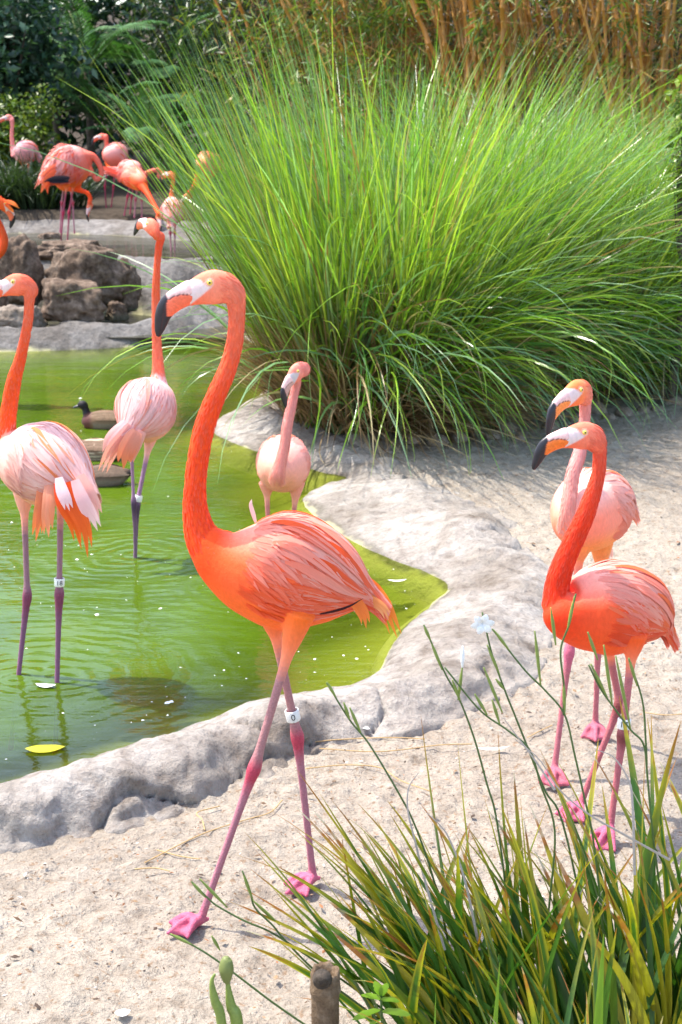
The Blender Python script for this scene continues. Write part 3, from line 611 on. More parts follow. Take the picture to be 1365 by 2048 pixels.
flamingo('pale pink flamingo seen from behind in the water with white band 18', gnd(85, 1350, WZ), (30, 562, 4.72), R(176), 0, .96,
  [(60,592,4.72,12),(59,610,4.72,9.8),(57,640,4.72,9.8),(52,668,4.72,10),(46,697,4.72,10.5),(39,726,4.72,12),(30,755,4.73,14.5),(24,785,4.74,16),(19,815,4.75,16.5),(15,845,4.76,18),(10,880,4.77,26)],
  [(8,880,4.78,26),(30,902,4.76,58),(60,918,4.73,78),(95,931,4.70,86),(125,946,4.66,72),(150,962,4.63,48),(168,978,4.60,25)],
  [dict(hip=(48,985,4.76), knee=(55,1192,4.74), ankle=(37,1357,4.73), bed=-.27, fe=.24),
   dict(hip=(122,985,4.66), knee=(119,1188,4.66), ankle=(115,1352,4.66), bed=-.27, fe=.15, band=.88, txt='18')],
  P18, .004, plumes=300, seed=5, bodylat=.9, tails=[
   ('tail_feather', [(84,970,4.60),(84,1005,4.58),(78,1045,4.57),(72,1083,4.57)], 24, lin(246,150,110), lin(248,130,60)),
   ('tail_feather', [(98,968,4.58),(98,1000,4.56),(96,1040,4.55),(98,1075,4.55)], 24, lin(246,170,140), lin(248,145,90)),
   ('tail_feather', [(118,965,4.56),(128,1005,4.54),(150,1045,4.53),(163,1098,4.52)], 30, lin(240,70,30), lin(248,120,30)),
   ('tail_feather', [(132,965,4.55),(146,1010,4.53),(168,1055,4.52),(176,1115,4.52)], 28, lin(244,90,30), lin(248,130,50)),
   ('tail_feather', [(150,960,4.55),(166,1000,4.53),(184,1035,4.53),(196,1062,4.53)], 26, lin(248,200,196), lin(250,215,210)),
   ('tail_feather', [(118,955,4.55),(124,980,4.53),(132,1000,4.52),(140,1022,4.52)], 22, lin(248,215,215), lin(250,225,222)),
   ('tail_feather', [(160,950,4.57),(176,985,4.55),(190,1015,4.55),(200,1045,4.55)], 28, lin(248,180,165), lin(246,190,175))])
PMID = pal(neck=[lin(246,130,104), lin(246,110,66), lin(247,90,40), lin(246,126,98), lin(246,116,86)], breast=lin(247,205,200), flank=lin(249,180,170), back=lin(250,198,192), belly=lin(248,165,150), light=lin(251,214,208), streakc=lin(246,160,140), streak=.15, thigh=lin(246,180,175), leg=lin(160,120,150), leg2=lin(120,90,112), knee=lin(84,62,84))
flamingo('pale pink flamingo with neck stretched straight up standing among ducks', gnd(271, 1108, WZ), (303, 447, 6.14), R(128), R(24), .92,
  [(322,474,6.16,8.6),(319,490,6.16,7.4),(317,505,6.16,6.8),(315,530,6.16,6.6),(313,565,6.16,7.6),(312.5,600,6.17,8.4),(313,640,6.17,8.8),(314,680,6.18,9.6),(316,715,6.18,11.2),(317,745,6.19,13.5),(316,770,6.18,22)],
  [(317,762,6.20,16),(313,782,6.18,40),(303,803,6.13,58),(292,820,6.08,65),(280,837,6.03,58),(268,852,5.99,40),(257,865,5.96,20)],
  [dict(hip=(304,862,6.10), knee=(274,1012,6.06), ankle=(271,1109,6.06), bed=-.27, fe=.3, band=.90),
   dict(hip=(262,872,6.02), knee=(268,1006,6.03), ankle=(271,1108,6.05), bed=-.27, fe=.2, s=.8)],
  PMID, .0045, plumes=260, seed=8, bodylat=.92, tails=[
   ('tail_feather', [(262,850,5.93),(245,875,5.92),(222,905,5.91),(205,944,5.91)], 26, lin(246,190,185), lin(247,150,110)),
   ('tail_feather', [(258,845,5.94),(238,865,5.93),(222,885,5.93),(212,920,5.93)], 30, lin(246,205,205), lin(247,175,160)),
   ('tail_feather', [(275,862,5.92),(262,885,5.91),(252,910,5.90),(247,938,5.90)], 36, lin(246,170,150), lin(248,120,50)),
   ('tail_feather', [(285,862,5.93),(272,885,5.92),(262,905,5.92),(258,925,5.92)], 26, lin(246,180,170), lin(247,150,120)),
   ('wing_feather', [(285,850,5.95),(275,862,5.94),(262,872,5.93),(250,876,5.93)], 10, lin(30,22,28), lin(40,26,30)),
   ('wing_feather', [(320,800,6.02),(326,822,6.02),(326,842,6.01),(318,862,6.0)], 14, lin(246,130,90), lin(246,110,60))])
PFC = pal(neck=[lin(240,150,132), lin(240,158,148), lin(240,150,138), lin(243,138,118), lin(236,98,84)], breast=lin(244,158,132), flank=lin(244,160,140), back=lin(246,176,162), belly=lin(240,150,130), light=lin(247,205,196), streakc=lin(244,150,110), face=lin(205,190,190), lower=lin(200,150,140), leg=lin(205,125,118), knee=lin(205,105,105), thigh=lin(242,160,140))
flamingo('small salmon pink flamingo facing us in the water before the rock spit', gnd(562, 1175, WZ), (590, 741, 5.85), R(222), R(-26), .93,
  [(596,752,5.87,9),(594,768,5.88,8.6),(589,788,5.88,9),(582,818,5.87,10.5),(575,852,5.86,11),(570,890,5.85,11),(562,925,5.84,12.5),(556,950,5.84,16),(556,962,5.87,20)],
  [(556,962,5.85,18),(559,950,5.88,38),(563,936,5.94,52),(567,927,6.01,57),(568,918,6.09,49),(568,908,6.16,30),(568,902,6.22,12)],
  [dict(hip=(534,965,5.98), knee=(537,1072,5.98), ankle=(538,1170,5.98), bed=-.22, fe=.28),
   dict(hip=(594,965,6.0), knee=(584,1074,6.0), ankle=(582,1170,6.0), bed=-.22, fe=.36)],
  PFC, .0045, plumes=160, seed=11, bodylat=.95)
PRR = pal(neck=[lin(240,170,150), lin(240,168,160), lin(240,160,150), lin(247,130,74), lin(247,116,62)], breast=lin(245,140,108), flank=lin(246,144,118), back=lin(247,190,176), belly=lin(248,150,80), light=lin(248,206,196), streakc=lin(247,130,80), lower=lin(247,140,60), leg=lin(190,112,122), leg2=lin(186,112,120), knee=lin(200,104,130), foot=lin(188,98,114))
flamingo('salmon flamingo with folded pale neck standing behind the orange red one', gnd(1150, 1515), (1150.5, 777.5, 3.93), R(222), R(-1), .95,
  [(1170,792,3.97,15),(1171,812,3.975,12),(1170,838,3.98,11),(1166,872,3.97,12),(1158,912,3.95,14),(1147,945,3.93,14.5),(1142,975,3.92,15),(1138,1005,3.91,15.5),(1135,1035,3.91,17),(1135,1062,3.93,24)],
  [(1133,1066,3.92,24),(1142,1053,3.94,50),(1160,1035,3.98,74),(1180,1021,4.04,83),(1202,1015,4.10,76),(1226,1013,4.17,52),(1250,1014,4.24,22)],
  [dict(hip=(1162,1085,3.98), knee=(1139,1303,3.93), ankle=(1109,1541,3.89), foot=R(262), fe=.2),
   dict(hip=(1203,1085,4.1), knee=(1197,1288,4.14), ankle=(1191,1452,4.20), foot=R(262), fe=.26)],
  PRR, .004, plumes=240, seed=13, bodylat=.88, tails=[
   ('wing_feather', [(1225,960,4.1),(1243,985,4.12),(1254,1008,4.13),(1257,1030,4.13)], 16, lin(247,150,100), lin(248,130,60)),
   ('tail_feather', [(1205,1080,4.2),(1215,1095,4.22),(1220,1108,4.22),(1218,1122,4.22)], 16, lin(247,190,170), lin(247,200,180))])
PFR = pal(neck=[lin(242,56,18), lin(243,66,28), lin(245,92,60), lin(246,128,100), lin(246,112,76)], breast=lin(243,62,22), flank=lin(248,90,46), back=lin(251,180,162), belly=lin(246,92,36), light=lin(250,186,164), streakc=lin(248,120,66), lower=lin(247,120,40), leg=lin(184,108,110), leg2=lin(180,102,108), knee=lin(130,66,66))
flamingo('bright orange red flamingo with pale sunlit back and band 17', gnd(1190, 1650), (1164.5, 861.6, 3.56), R(190), R(8.5), .93,
  [(1197,888,3.58,17.5),(1200,910,3.58,14),(1198,942,3.58,14),(1191,972,3.58,15.3),(1181,1003,3.58,18),(1170,1033,3.58,19.5),(1157,1062,3.58,20.5),(1143,1092,3.58,21.5),(1130,1121,3.58,23),(1120,1150,3.58,25),(1114,1180,3.58,27),(1118,1208,3.58,38)],
  [(1114,1200,3.57,30),(1130,1220,3.57,54),(1162,1222,3.59,78),(1202,1217,3.61,94),(1240,1217,3.63,94),(1275,1222,3.65,80),(1302,1233,3.67,56),(1320,1245,3.69,32),(1332,1256,3.70,13)],
  [dict(hip=(1268,1270,3.57), knee=(1246,1470,3.54), ankle=(1221,1655,3.52), foot=R(235), fe=.27, band=.885, txt='17'),
   dict(hip=(1212,1270,3.70), knee=(1240,1408,3.70), ankle=(1160,1612,3.68), foot=R(235), fe=.3)],
  PFR, .0036, plumes=330, seed=17, bodylat=.84, tails=[
   ('tail_feather', [(1320,1235,3.68),(1334,1250,3.69),(1342,1260,3.69),(1349,1272,3.69)], 20, lin(247,110,50), lin(248,130,50)),])
# the bird cut by the picture edge near the boulders
PB = pal(streak=.3)
flamingo('deep orange flamingo preening beside the boulders, its body out of the picture', at(-40, 640, 9.4)*np.array([1, 1, 0])+np.array([0, 0, -.1]), (10, 407, 9.4), R(20), R(-35), .95,
  [(-2,398,9.4,8),(-10,412,9.4,7),(-8,435,9.4,7.2),(2,458,9.4,8),(8,480,9.4,9),(2,500,9.4,11),(-14,512,9.4,14),(-26,518,9.4,18)],
  [(-18,514,9.4,16),(-32,520,9.4,32),(-52,524,9.4,42),(-75,530,9.4,38),(-95,540,9.4,24),(-110,548,9.4,10)],
  [dict(hip=(-48,550,9.4), knee=(-46,640,9.4), ankle=(-44,740,9.4), bed=-.27), dict(hip=(-60,550,9.45), knee=(-60,640,9.45), ankle=(-60,740,9.45), bed=-.27)],
  pal(neck=[lin(247,96,40)]*5), .006, plumes=60, seed=23, tails=[('wing_feather', [(8,402,9.38),(20,404,9.37),(30,409,9.36),(39,417,9.36)], 9, OR, lin(248,140,60)), ('wing_feather', [(10,408,9.38),(18,414,9.37),(24,420,9.37),(28,425,9.37)], 8, OR, lin(248,140,60))])

FG = 'flamingos gathered at the upper pond'
def far(label, eye, yaw, pitch, neck, body, legs, p, gz, tails=(), seed=1, shag=.012, hs=.95, plumes=90, lat=.85):
    b = at(legs[0][0][0], legs[0][0][1], legs[0][0][2]); b[2] = gz
    flamingo(label, b, eye, yaw, pitch, hs, neck, body, [dict(hip=l[0], knee=l[1], ankle=l[2], bed=gz, s=1.0) for l in legs], p, .006, group=FG, plumes=plumes, down=0, fw_=1.7, seed=seed, tails=tails, shag=shag, bodylat=lat)
PF = pal(neck=[lin(240,104,80), lin(242,116,96), lin(243,120,100), lin(243,118,98), lin(240,110,90)], breast=lin(243,112,86), flank=lin(243,120,100), back=lin(246,176,166), light=lin(248,200,190), leg=lin(170,80,100), leg2=lin(170,70,96), knee=lin(190,50,80))
PFP = pal(neck=[lin(240,140,130)]*5, breast=lin(243,150,142), flank=lin(243,160,155), back=lin(246,185,182), light=lin(248,205,200))
far('pink flamingo upright behind dark strap leaved plants beside the yellow green shrub', (16,233,17.6), R(195), 0, [(24,240,17.6,5.2),(25,250,17.6,4.2),(24,268,17.6,4),(25,285,17.6,4.4),(27,300,17.6,6),(32,310,17.6,11)], [(28,306,17.6,9),(36,306,17.6,18),(48,305,17.6,24),(60,306,17.65,21),(70,310,17.7,12),(77,314,17.7,5)],
    [((46,322,17.6),(46,365,17.6),(46,410,17.6)), ((58,322,17.7),(58,365,17.7),(58,410,17.7))], PFP, .65, seed=31)
far('ruffled flamingo with black wing feathers standing on the curb above boulders', (172,343,14.7), R(170), R(-10), [(181,336,14.75,5),(186,348,14.75,4.6),(193,359,14.75,4.8),(202,353,14.75,5),(203,340,14.75,5.6),(196,324,14.75,6.4),(186,313,14.75,8),(172,314,14.75,16)],
    [(180,316,14.75,13),(168,320,14.75,28),(150,328,14.7,40),(130,336,14.65,41),(112,346,14.6,30),(98,356,14.55,17),(86,366,14.5,7)],
    [((134,368,14.6),(127,425,14.6),(123,472,14.6)), ((148,366,14.72),(139,424,14.72),(136,472,14.72))], PF, .42, seed=33, shag=.03, plumes=150,
    tails=[('wing_feather', [(140,356,14.42),(122,356,14.42),(104,358,14.42),(88,364,14.42)], 12, lin(28,18,30), lin(22,16,26)), ('wing_feather', [(138,362,14.42),(122,362,14.42),(106,362,14.42),(94,362,14.43)], 10, lin(24,18,30), lin(20,14,24)),
           ('wing_feather', [(112,340,14.45),(100,352,14.44),(90,366,14.44),(82,386,14.44)], 12, lin(244,100,60), lin(247,120,70)), ('wing_feather', [(118,330,14.5),(102,340,14.48),(90,352,14.48),(80,366,14.48)], 14, lin(244,130,100), lin(247,140,100)),
           ('wing_feather', [(106,350,14.46),(98,362,14.45),(95,374,14.45),(96,388,14.45)], 10, lin(244,90,50), lin(247,110,60))])
far('orange flamingo feeding with lowered neck behind the black winged one', (178,413,15.4), R(250), R(-40), [(180,406,15.4,4.6),(181,396,15.4,4.4),(175,386,15.4,4.4),(165,382,15.4,5),(155,377,15.4,8),(146,370,15.4,14)], [(158,374,15.4,9),(150,366,15.4,18),(138,358,15.45,26),(122,354,15.5,24),(106,354,15.5,14),(96,356,15.5,6)],
    [((140,372,15.4),(146,405,15.4),(148,440,15.4)), ((128,372,15.5),(124,405,15.5),(122,440,15.5))], pal(), .5, seed=35)
far('pink flamingo with raised head behind the feeding group near the palms', (203,271,17.0), R(200), 0, [(212,273,17,5.6),(213,284,17,4.4),(213,296,17,4.6),(211,308,17,8)], [(208,318,17,7),(212,316,17,14),(220,314,17,24),(230,314,17.05,28),(240,320,17.1,20),(246,328,17.1,8)],
    [((216,336,17),(210,372,17),(212,402,17)), ((230,336,17.1),(228,372,17.1),(224,406,17.1))], PF, .62, seed=37, shag=.022)
far('coral flamingo stretching its neck level toward its neighbour', (326,346,16.4), R(8), R(14), [(318,341,16.4,5),(308,341,16.4,4.6),(297,345,16.4,5),(288,350,16.4,7),(278,354,16.4,14)], [(286,354,16.4,10),(278,352,16.4,20),(266,348,16.4,27),(254,347,16.45,24),(242,347,16.5,14),(226,344,16.5,7),(214,341,16.5,4)],
    [((262,366,16.4),(256,392,16.4),(252,414,16.4)), ((268,366,16.5),(264,392,16.5),(262,414,16.5))], PF, .6, seed=39, shag=.022, tails=[('wing_feather', [(240,350,16.4),(226,342,16.4),(210,336,16.4),(196,334,16.4)], 9, lin(244,90,70), lin(246,120,100))])
far('deep coral flamingo dipping its neck down in front of its neighbour', (319,436,15.6), R(300), R(-40), [(318,428,15.6,5.2),(310,412,15.7,5),(300,394,15.8,5.4),(291,380,15.9,7.5),(282,368,16,13)], [(290,376,15.95,9),(282,366,16,17),(272,358,16.1,22),(262,354,16.2,18),(252,352,16.3,8)],
    [((276,372,16.05),(272,398,16.05),(270,424,16.05)), ((284,374,16.15),(284,398,16.15),(284,420,16.15))], pal(), .6, seed=41)
far('pale flamingo seen from behind wading in the upper pond beside the grass', (341,347,14.2), R(150), R(10), [(346,349,14.2,5.4),(347,360,14.2,4.4),(345,376,14.2,4.4),(344,390,14.2,5.2),(344,402,14.2,9)], [(344,402,14.26,8),(345,408,14.22,18),(346,418,14.17,24),(346,428,14.12,23),(345,438,14.07,14),(344,446,14.05,6)],
    [((340,436,14.15),(341,465,14.15),(342,490,14.15)), ((350,436,14.15),(350,465,14.15),(350,490,14.15))], pal(neck=[lin(246,100,60)]*5, breast=lin(246,170,150), flank=lin(246,170,155), back=lin(248,190,180), light=lin(249,215,205)), .43, seed=43, lat=.95)
far('orange flamingo half hidden behind the tall grass blades', (372,392,15.0), R(210), R(-30), [(378,386,15,5),(384,380,15,4.8),(390,368,15,5),(396,352,15,6),(403,340,15,11)], [(398,346,15,9),(404,338,15,18),(412,332,15.05,26),(422,328,15.1,25),(434,328,15.1,15),(444,332,15.1,6)],
    [((408,352,15),(404,395,15),(402,440,15)), ((420,352,15.1),(418,395,15.1),(416,440,15.1))], pal(flank=lin(247,140,90), back=lin(247,170,130)), .5, seed=45)

# ------------------------------------------------------------------ ducks
def duck(label, px, py, yaw, hcol, bcol, fcol, s=1.0, stripes=False, head_up=True, group='ducks on the green pond'):
    g = gnd(px, py, WZ); root = empty('duck', g); tag(root, label, 'duck', group); c, sn = math.cos(yaw), math.sin(yaw); fw = np.array([c, sn, 0]); upv = np.array([0, 0, 1.])
    q = lambda f, u: g+fw*f*s+upv*u*s
    B = Loft([q(.175,.035), q(.15,.04), q(.09,.045), q(0,.05), q(-.09,.055), q(-.15,.07), q(-.20,.085)], np.array([.02,.05,.072,.082,.07,.042,.012])*s, [1.1]*7, 40)
    hu = .165 if head_up else .12
    Nk = Loft([q(.10,.06), q(.135,.095), q(.148,hu-.025), q(.16,hu), q(.178,hu+.004), q(.20,hu-.008)], np.array([.05,.034,.026,.033,.031,.016])*s, [1]*6, 30)
    V, F = [], []
    for lo in (B, Nk):
        v, f = lo.mesh(18); off = sum(len(x) for x in V); V.append(v); F += [tuple(int(i)+off for i in t) for t in f]
    me = remesh(np.vstack(V), F, .006, 4); n = len(me.vertices); v = np.empty(n*3, np.float32); me.vertices.foreach_get('co', v); v = v.reshape(-1, 3).astype(float)
    rel = v-g; f_ = rel@fw/s; u_ = rel[:, 2]/s; col = np.tile(bcol, (n, 1)); col = mixv(col, fcol, smooth01(f_, .07, .12)); col = mixv(col, lin(120,110,100), (1-smooth01(u_, .03, .06))*(f_ < .08)*.6)
    col = mixv(col, hcol, smooth01(u_+.5*(f_-.1), .115, .135)*(f_ > .08)); 
    if stripes: st = np.sin(u_*260+f_*18); col = mixv(col, lin(196,176,150), smooth01(st, .55, .9)*(f_ < .1)*.8)
    col = mixv(col, lin(30, 26, 26), 1-smooth01(f_, -.20, -.14))
    setcol(me, col); me.polygons.foreach_set('use_smooth', np.ones(len(me.polygons), dtype=bool)); local(me, root); link('body', me, M['duck'], root)
    bl = Loft([q(.195,hu-.006), q(.215,hu-.010), q(.238,hu-.018)], np.array([.012,.011,.006])*s, [1.2,1.4,1.7], 14); v, f = bl.mesh(12); part('bill', v, f, M['bill'], root, np.tile(lin(60,58,62), (len(v), 1)))
    for sd in (-1, 1):       # folded wings
        side = np.cross(fw, upv)*sd; VV, FF, CC, UU, off = [], [], [], [], 0
        for k in range(9):
            a = k/8; p0 = q(.09-.10*a, .105-.03*(k % 3)*.5)+side*(.045+.018*(k % 3))*s; p1 = q(-.06-.12*a, .075+.02*(1-(k % 3)*.5))+side*(.035+.012*(k % 3))*s; pm = (p0+p1)/2+side*.012*s+upv*.012*s
            p = catmull([p0, pm, p1], 7); vv, ff, uu, cc = ribbon(p, np.array([.5,.8,1,1,.9,.6,.1])*.017*s, np.tile(norm(upv*.8-side*.5), (7, 1)), .2, bcol*.85, mixv(bcol, lin(190,160,130), .3)); VV.append(vv); FF.append(ff+off); CC.append(cc); UU.append(uu); off += len(vv)
        part('wing', np.vstack(VV), np.vstack(FF), M['duck'], root, np.vstack(CC), uv=np.vstack(UU))
duck('brown duck with near black head and chestnut breast on the pond', 212, 855, R(176), lin(30,24,28), lin(116,88,62), lin(84,44,36), .74)
duck('streaky brown duck resting just behind the pale flamingo tail', 196, 917, R(165), lin(92,68,52), lin(112,82,60), lin(104,74,56), .78, True, False)
duck('dark grey brown duck with pointed tail swimming away from its streaky neighbour', 205, 969, R(184), lin(84,66,54), lin(98,76,60), lin(100,76,60), .72, False, False)

# ------------------------------------------------------------------ tall ornamental grass
def blades(n, base, az, e0, bend, Lg, w, col0, col1, power=1.5, K=8, twist=.5, tipdry=0.0):
    """vectorised ribbons: base n x 3, azimuth, first elevation, total bend, length, half width"""
    t = np.linspace(0, 1, K+1); el = e0[:, None]-bend[:, None]*t[None]**power; ds = (Lg/K)[:, None]
    dx = np.cos(el)*ds; dz = np.sin(el)*ds; h = np.concatenate([np.zeros((n, 1)), np.cumsum((dx[:, 1:]+dx[:, :-1])/2, 1)], 1); z = np.concatenate([np.zeros((n, 1)), np.cumsum((dz[:, 1:]+dz[:, :-1])/2, 1)], 1)
    azc = az[:, None]+rng.normal(0, .10, (n, 1))*t[None]**2
    P = np.stack([base[:, 0, None]+h*np.cos(azc), base[:, 1, None]+h*np.sin(azc), base[:, 2, None]+z], 2)
    tw = rng.normal(0, twist, n); side = np.stack([-np.sin(az)*np.cos(tw), np.cos(az)*np.cos(tw), np.sin(tw)], 1)
    prof = np.minimum(1, .55+t*1.6)*np.clip((1-t)/.55, 0, 1)**.75; prof[-1] = .03
    wv = side[:, None]*(w[:, None]*prof[None])[:, :, None]
    V = np.stack([P-wv, P+wv], 2).reshape(-1, 3)
    i = np.arange(n)[:, None]*(2*(K+1)); j = np.arange(K)[None]*2; a = (i+j).ravel(); F = np.stack([a, a+1, a+3, a+2], 1)
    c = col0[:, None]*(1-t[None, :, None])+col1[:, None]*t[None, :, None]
    C = np.repeat(c, 2, axis=1).reshape(-1, 3); return V, F, C
def disk(n, cx, cy, rx, ry, z): 
    a = rng.uniform(0, 2*math.pi, n); r = np.sqrt(rng.uniform(0, 1, n)); return np.stack([cx+np.cos(a)*r*rx, cy+np.sin(a)*r*ry, np.full(n, z)], 1)
def pick(n, cols, wts, jit=.12):
    c = np.array(cols)[rng.choice(len(cols), n, p=np.array(wts)/sum(wts))]; return c*(1+rng.normal(0, jit, (n, 1)))
GREENS = [(.15,.31,.028), (.23,.39,.03), (.11,.25,.06), (.22,.37,.18), (.34,.45,.06)]; DRY = [(.33,.21,.09), (.26,.15,.06), (.46,.36,.20)]
def tufted(nt_, per, cx, cy, rx, ry, z):
    c = disk(nt_, cx, cy, rx, ry, z); n = nt_*per; b = np.repeat(c, per, axis=0)+rng.normal(0, .018, (n, 3))*np.array([1, 1, 0]); az = np.repeat(np.arctan2(c[:, 1]-cy, c[:, 0]-cx)+rng.normal(0, .45, nt_), per)+rng.normal(0, .22, n)
    return n, b, az, np.repeat(rng.normal(0, 1, nt_), per), np.repeat(rng.integers(0, 5, nt_), per)
def clump(name, px, py, rx, ry, nu, nd, nt, hmax, label, group, spread=1.0, keepl=0.0):
    c = gnd(px, py, .03); c[1] += ry*.6; z = ground_z(c[0], c[1])-.02; root = empty(name, (c[0], c[1], z)); tag(root, label, 'grass clump', group)
    # upright blades in tufts
    n, b, az, q, hue = tufted(nu//14, 14, c[0], c[1], rx, ry, z); rr = np.hypot((b[:, 0]-c[0])/rx, (b[:, 1]-c[1])/ry)
    e0 = R(87)-rr*R(30)*spread*rng.uniform(.35, 1.05, n); bd = R(6)+rng.gamma(1.4, R(15), n)+np.maximum(q, 0)*R(8); lf = np.clip(-np.cos(az), 0, 1)*(keepl > 0); bd *= 1-.75*lf; e0 = np.maximum(e0, R(62)*(lf > .2))
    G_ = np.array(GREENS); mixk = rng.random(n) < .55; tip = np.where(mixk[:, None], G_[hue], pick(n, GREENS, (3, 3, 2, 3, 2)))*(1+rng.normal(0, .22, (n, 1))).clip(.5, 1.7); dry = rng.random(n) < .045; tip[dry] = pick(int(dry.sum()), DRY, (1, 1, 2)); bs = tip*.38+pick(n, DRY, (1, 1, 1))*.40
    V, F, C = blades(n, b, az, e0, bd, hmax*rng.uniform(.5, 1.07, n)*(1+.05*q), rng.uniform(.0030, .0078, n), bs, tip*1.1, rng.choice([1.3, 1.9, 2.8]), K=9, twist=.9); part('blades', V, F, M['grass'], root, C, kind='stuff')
    # arching blades that hang over towards the sand
    n, b, az, q, hue = tufted(nd//10, 10, c[0], c[1], rx*1.08, ry*1.08, z)
    lf = (np.cos(az) < -.2) | ((np.cos(az) < .15) & (np.sin(az) < 0)); az = np.where(lf & (rng.random(n) < keepl), R(-40)+rng.normal(0, .45, n), az)
    tip = np.where((rng.random(n) < .5)[:, None], G_[hue], pick(n, GREENS, (2, 2, 2, 5, 1)))*(1+rng.normal(0, .2, (n, 1))).clip(.5, 1.7); dry = rng.random(n) < .07; tip[dry] = pick(int(dry.sum()), DRY, (1, 1, 3))
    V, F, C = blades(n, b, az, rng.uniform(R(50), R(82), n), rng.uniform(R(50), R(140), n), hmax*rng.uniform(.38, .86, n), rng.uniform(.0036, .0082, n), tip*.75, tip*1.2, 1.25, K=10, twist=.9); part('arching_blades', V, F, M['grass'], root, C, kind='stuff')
    b = disk(nt, c[0], c[1], rx*1.1, ry*1.15, z); b[:, 2] += rng.uniform(0, .30, nt)*rng.uniform(0, 1, nt); az = np.arctan2(b[:, 1]-c[1], b[:, 0]-c[0])+rng.normal(0, .8, nt); lf = np.cos(az) < -.1
    V, F, C = blades(nt, b, az, np.where(lf, rng.uniform(R(42), R(85), nt), rng.uniform(R(5), R(80), nt)), rng.uniform(R(0), R(50), nt), rng.uniform(.3, 1.05, nt)*np.where(lf, .75, 1), rng.uniform(.002, .005, nt), pick(nt, DRY, (2, 3, 1))*.8, pick(nt, DRY, (3, 2, 2)), 1.3, K=5)
    V[:, 2] = np.maximum(V[:, 2], z+.01); part('dry_thatch', V, F, M['thatch'], root, C, kind='stuff')
    return root
GG = 'tall green ornamental grasses'
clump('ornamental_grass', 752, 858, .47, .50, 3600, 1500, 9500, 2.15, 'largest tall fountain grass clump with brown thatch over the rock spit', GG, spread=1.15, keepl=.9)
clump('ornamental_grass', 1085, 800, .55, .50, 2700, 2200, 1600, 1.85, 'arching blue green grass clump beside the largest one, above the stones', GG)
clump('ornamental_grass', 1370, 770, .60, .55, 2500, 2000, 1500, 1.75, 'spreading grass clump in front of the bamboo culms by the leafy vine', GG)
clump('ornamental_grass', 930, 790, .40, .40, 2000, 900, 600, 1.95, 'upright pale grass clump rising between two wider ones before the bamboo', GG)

# ------------------------------------------------------------------ background plants
def leafcloud(n, pts, size, cols, wts, aspect=.42, droop=.3, fold=.25, dirs=None):
    d = norm(rng.normal(0, 1, (n, 3))) if dirs is None else norm(dirs+rng.normal(0, .45, (n, 3))); d[:, 2] = d[:, 2]*.7-droop; d = norm(d)
    s = norm(np.cross(d, norm(rng.normal(0, 1, (n, 3))+np.array([0, 0, 1.6])))); nn = np.cross(s, d); L_ = rng.uniform(size[0], size[1], n)[:, None]; w = L_*aspect*.5
    V = np.stack([pts, pts+d*L_*.45-s*w+nn*w*fold, pts+d*L_-nn*L_*.08, pts+d*L_*.45+s*w+nn*w*fold], 1).reshape(-1, 3); i = np.arange(n)*4
    F = np.concatenate([np.stack([i, i+1, i+2], 1), np.stack([i, i+2, i+3], 1)]); C = np.repeat(pick(n, cols, wts, .18), 4, axis=0); return V, F, C
def blobpts(n, c, r, nb, br, surf=.75):
    cs = np.array(c)+norm(rng.normal(0, 1, (nb, 3)))*np.array(r)*rng.uniform(.2, 1, (nb, 1)); k = rng.integers(0, nb, n); u = norm(rng.normal(0, 1, (n, 3)))*rng.uniform(surf, 1, (n, 1))*br; return cs[k]+u*rng.uniform(.6, 1.2, (n, 1)), cs
M['bark'] = m_rock('bark', (.05, .04, .032), (.11, .09, .07), (.19, .16, .13), False, 2.0); M['stem'] = m_simple('stem', (.07, .06, .03), .7, .3)
def shrub(name, c, r, n, size, cols, wts, label, cat, nb=40, br=.28, aspect=.45, droop=.3, group=None, trunk=True):
    gz = ground_z(c[0], c[1]); root = empty(name, (c[0], c[1], gz-.02)); tag(root, label, cat, group)
    pts, cs = blobpts(n, c, r, nb, br); pts[:, 2] = np.maximum(pts[:, 2], gz+.03); V, F, C = leafcloud(n, pts, size, cols, wts, aspect, droop); V[:, 2] = np.maximum(V[:, 2], gz)
    part('crown', V, F, M['leaf'], root, C, kind='stuff')
    VV, FF, off = [], [], 0; b0 = np.array([c[0], c[1], gz-.05])
    top = np.array([c[0]+.05, c[1], max(c[2], gz+.3)]); lo = Loft([b0, (b0+top)/2+np.array([.04, .02, 0]), top], np.array([.07, .055, .03])*max(r)*1.1, 1, 16, up=(.3, .9, .1)); v, f = lo.mesh(10); VV.append(v); FF += [tuple(int(i) for i in q) for q in f]; off = len(v)
    for q in cs[:26]:
        s0 = b0*.45+top*.55; lo = Loft([s0, (s0+q)/2+np.array([0, 0, -.08]), q], np.array([.03, .02, .007])*max(r)*.9, 1, 10, up=(.3, .9, .1)); v, f = lo.mesh(6); VV.append(v); FF += [tuple(int(i)+off for i in t) for t in f]; off += len(v)
    part('trunk', np.vstack(VV), FF, M['bark'], root); return root
DK = [(.022,.055,.022), (.03,.075,.030), (.018,.048,.028), (.045,.09,.03)]; YG = [(.11,.17,.018), (.15,.20,.02), (.07,.13,.02), (.05,.09,.02)]; OL = [(.055,.08,.018), (.08,.10,.02), (.035,.06,.02), (.11,.12,.03)]
p = at(40, 90, 19.6); shrub('broadleaf_tree', (p[0]-.2, 19.6, 2.3), (1.0, .7, .9), 3600, (.09, .16), [(.035,.085,.045), (.05,.11,.06), (.025,.06,.035), (.07,.14,.08)], (3, 2, 3, 1), 'dark glossy broad leaved tree above the yellow green shrub', 'tree', 60, .28, .5)
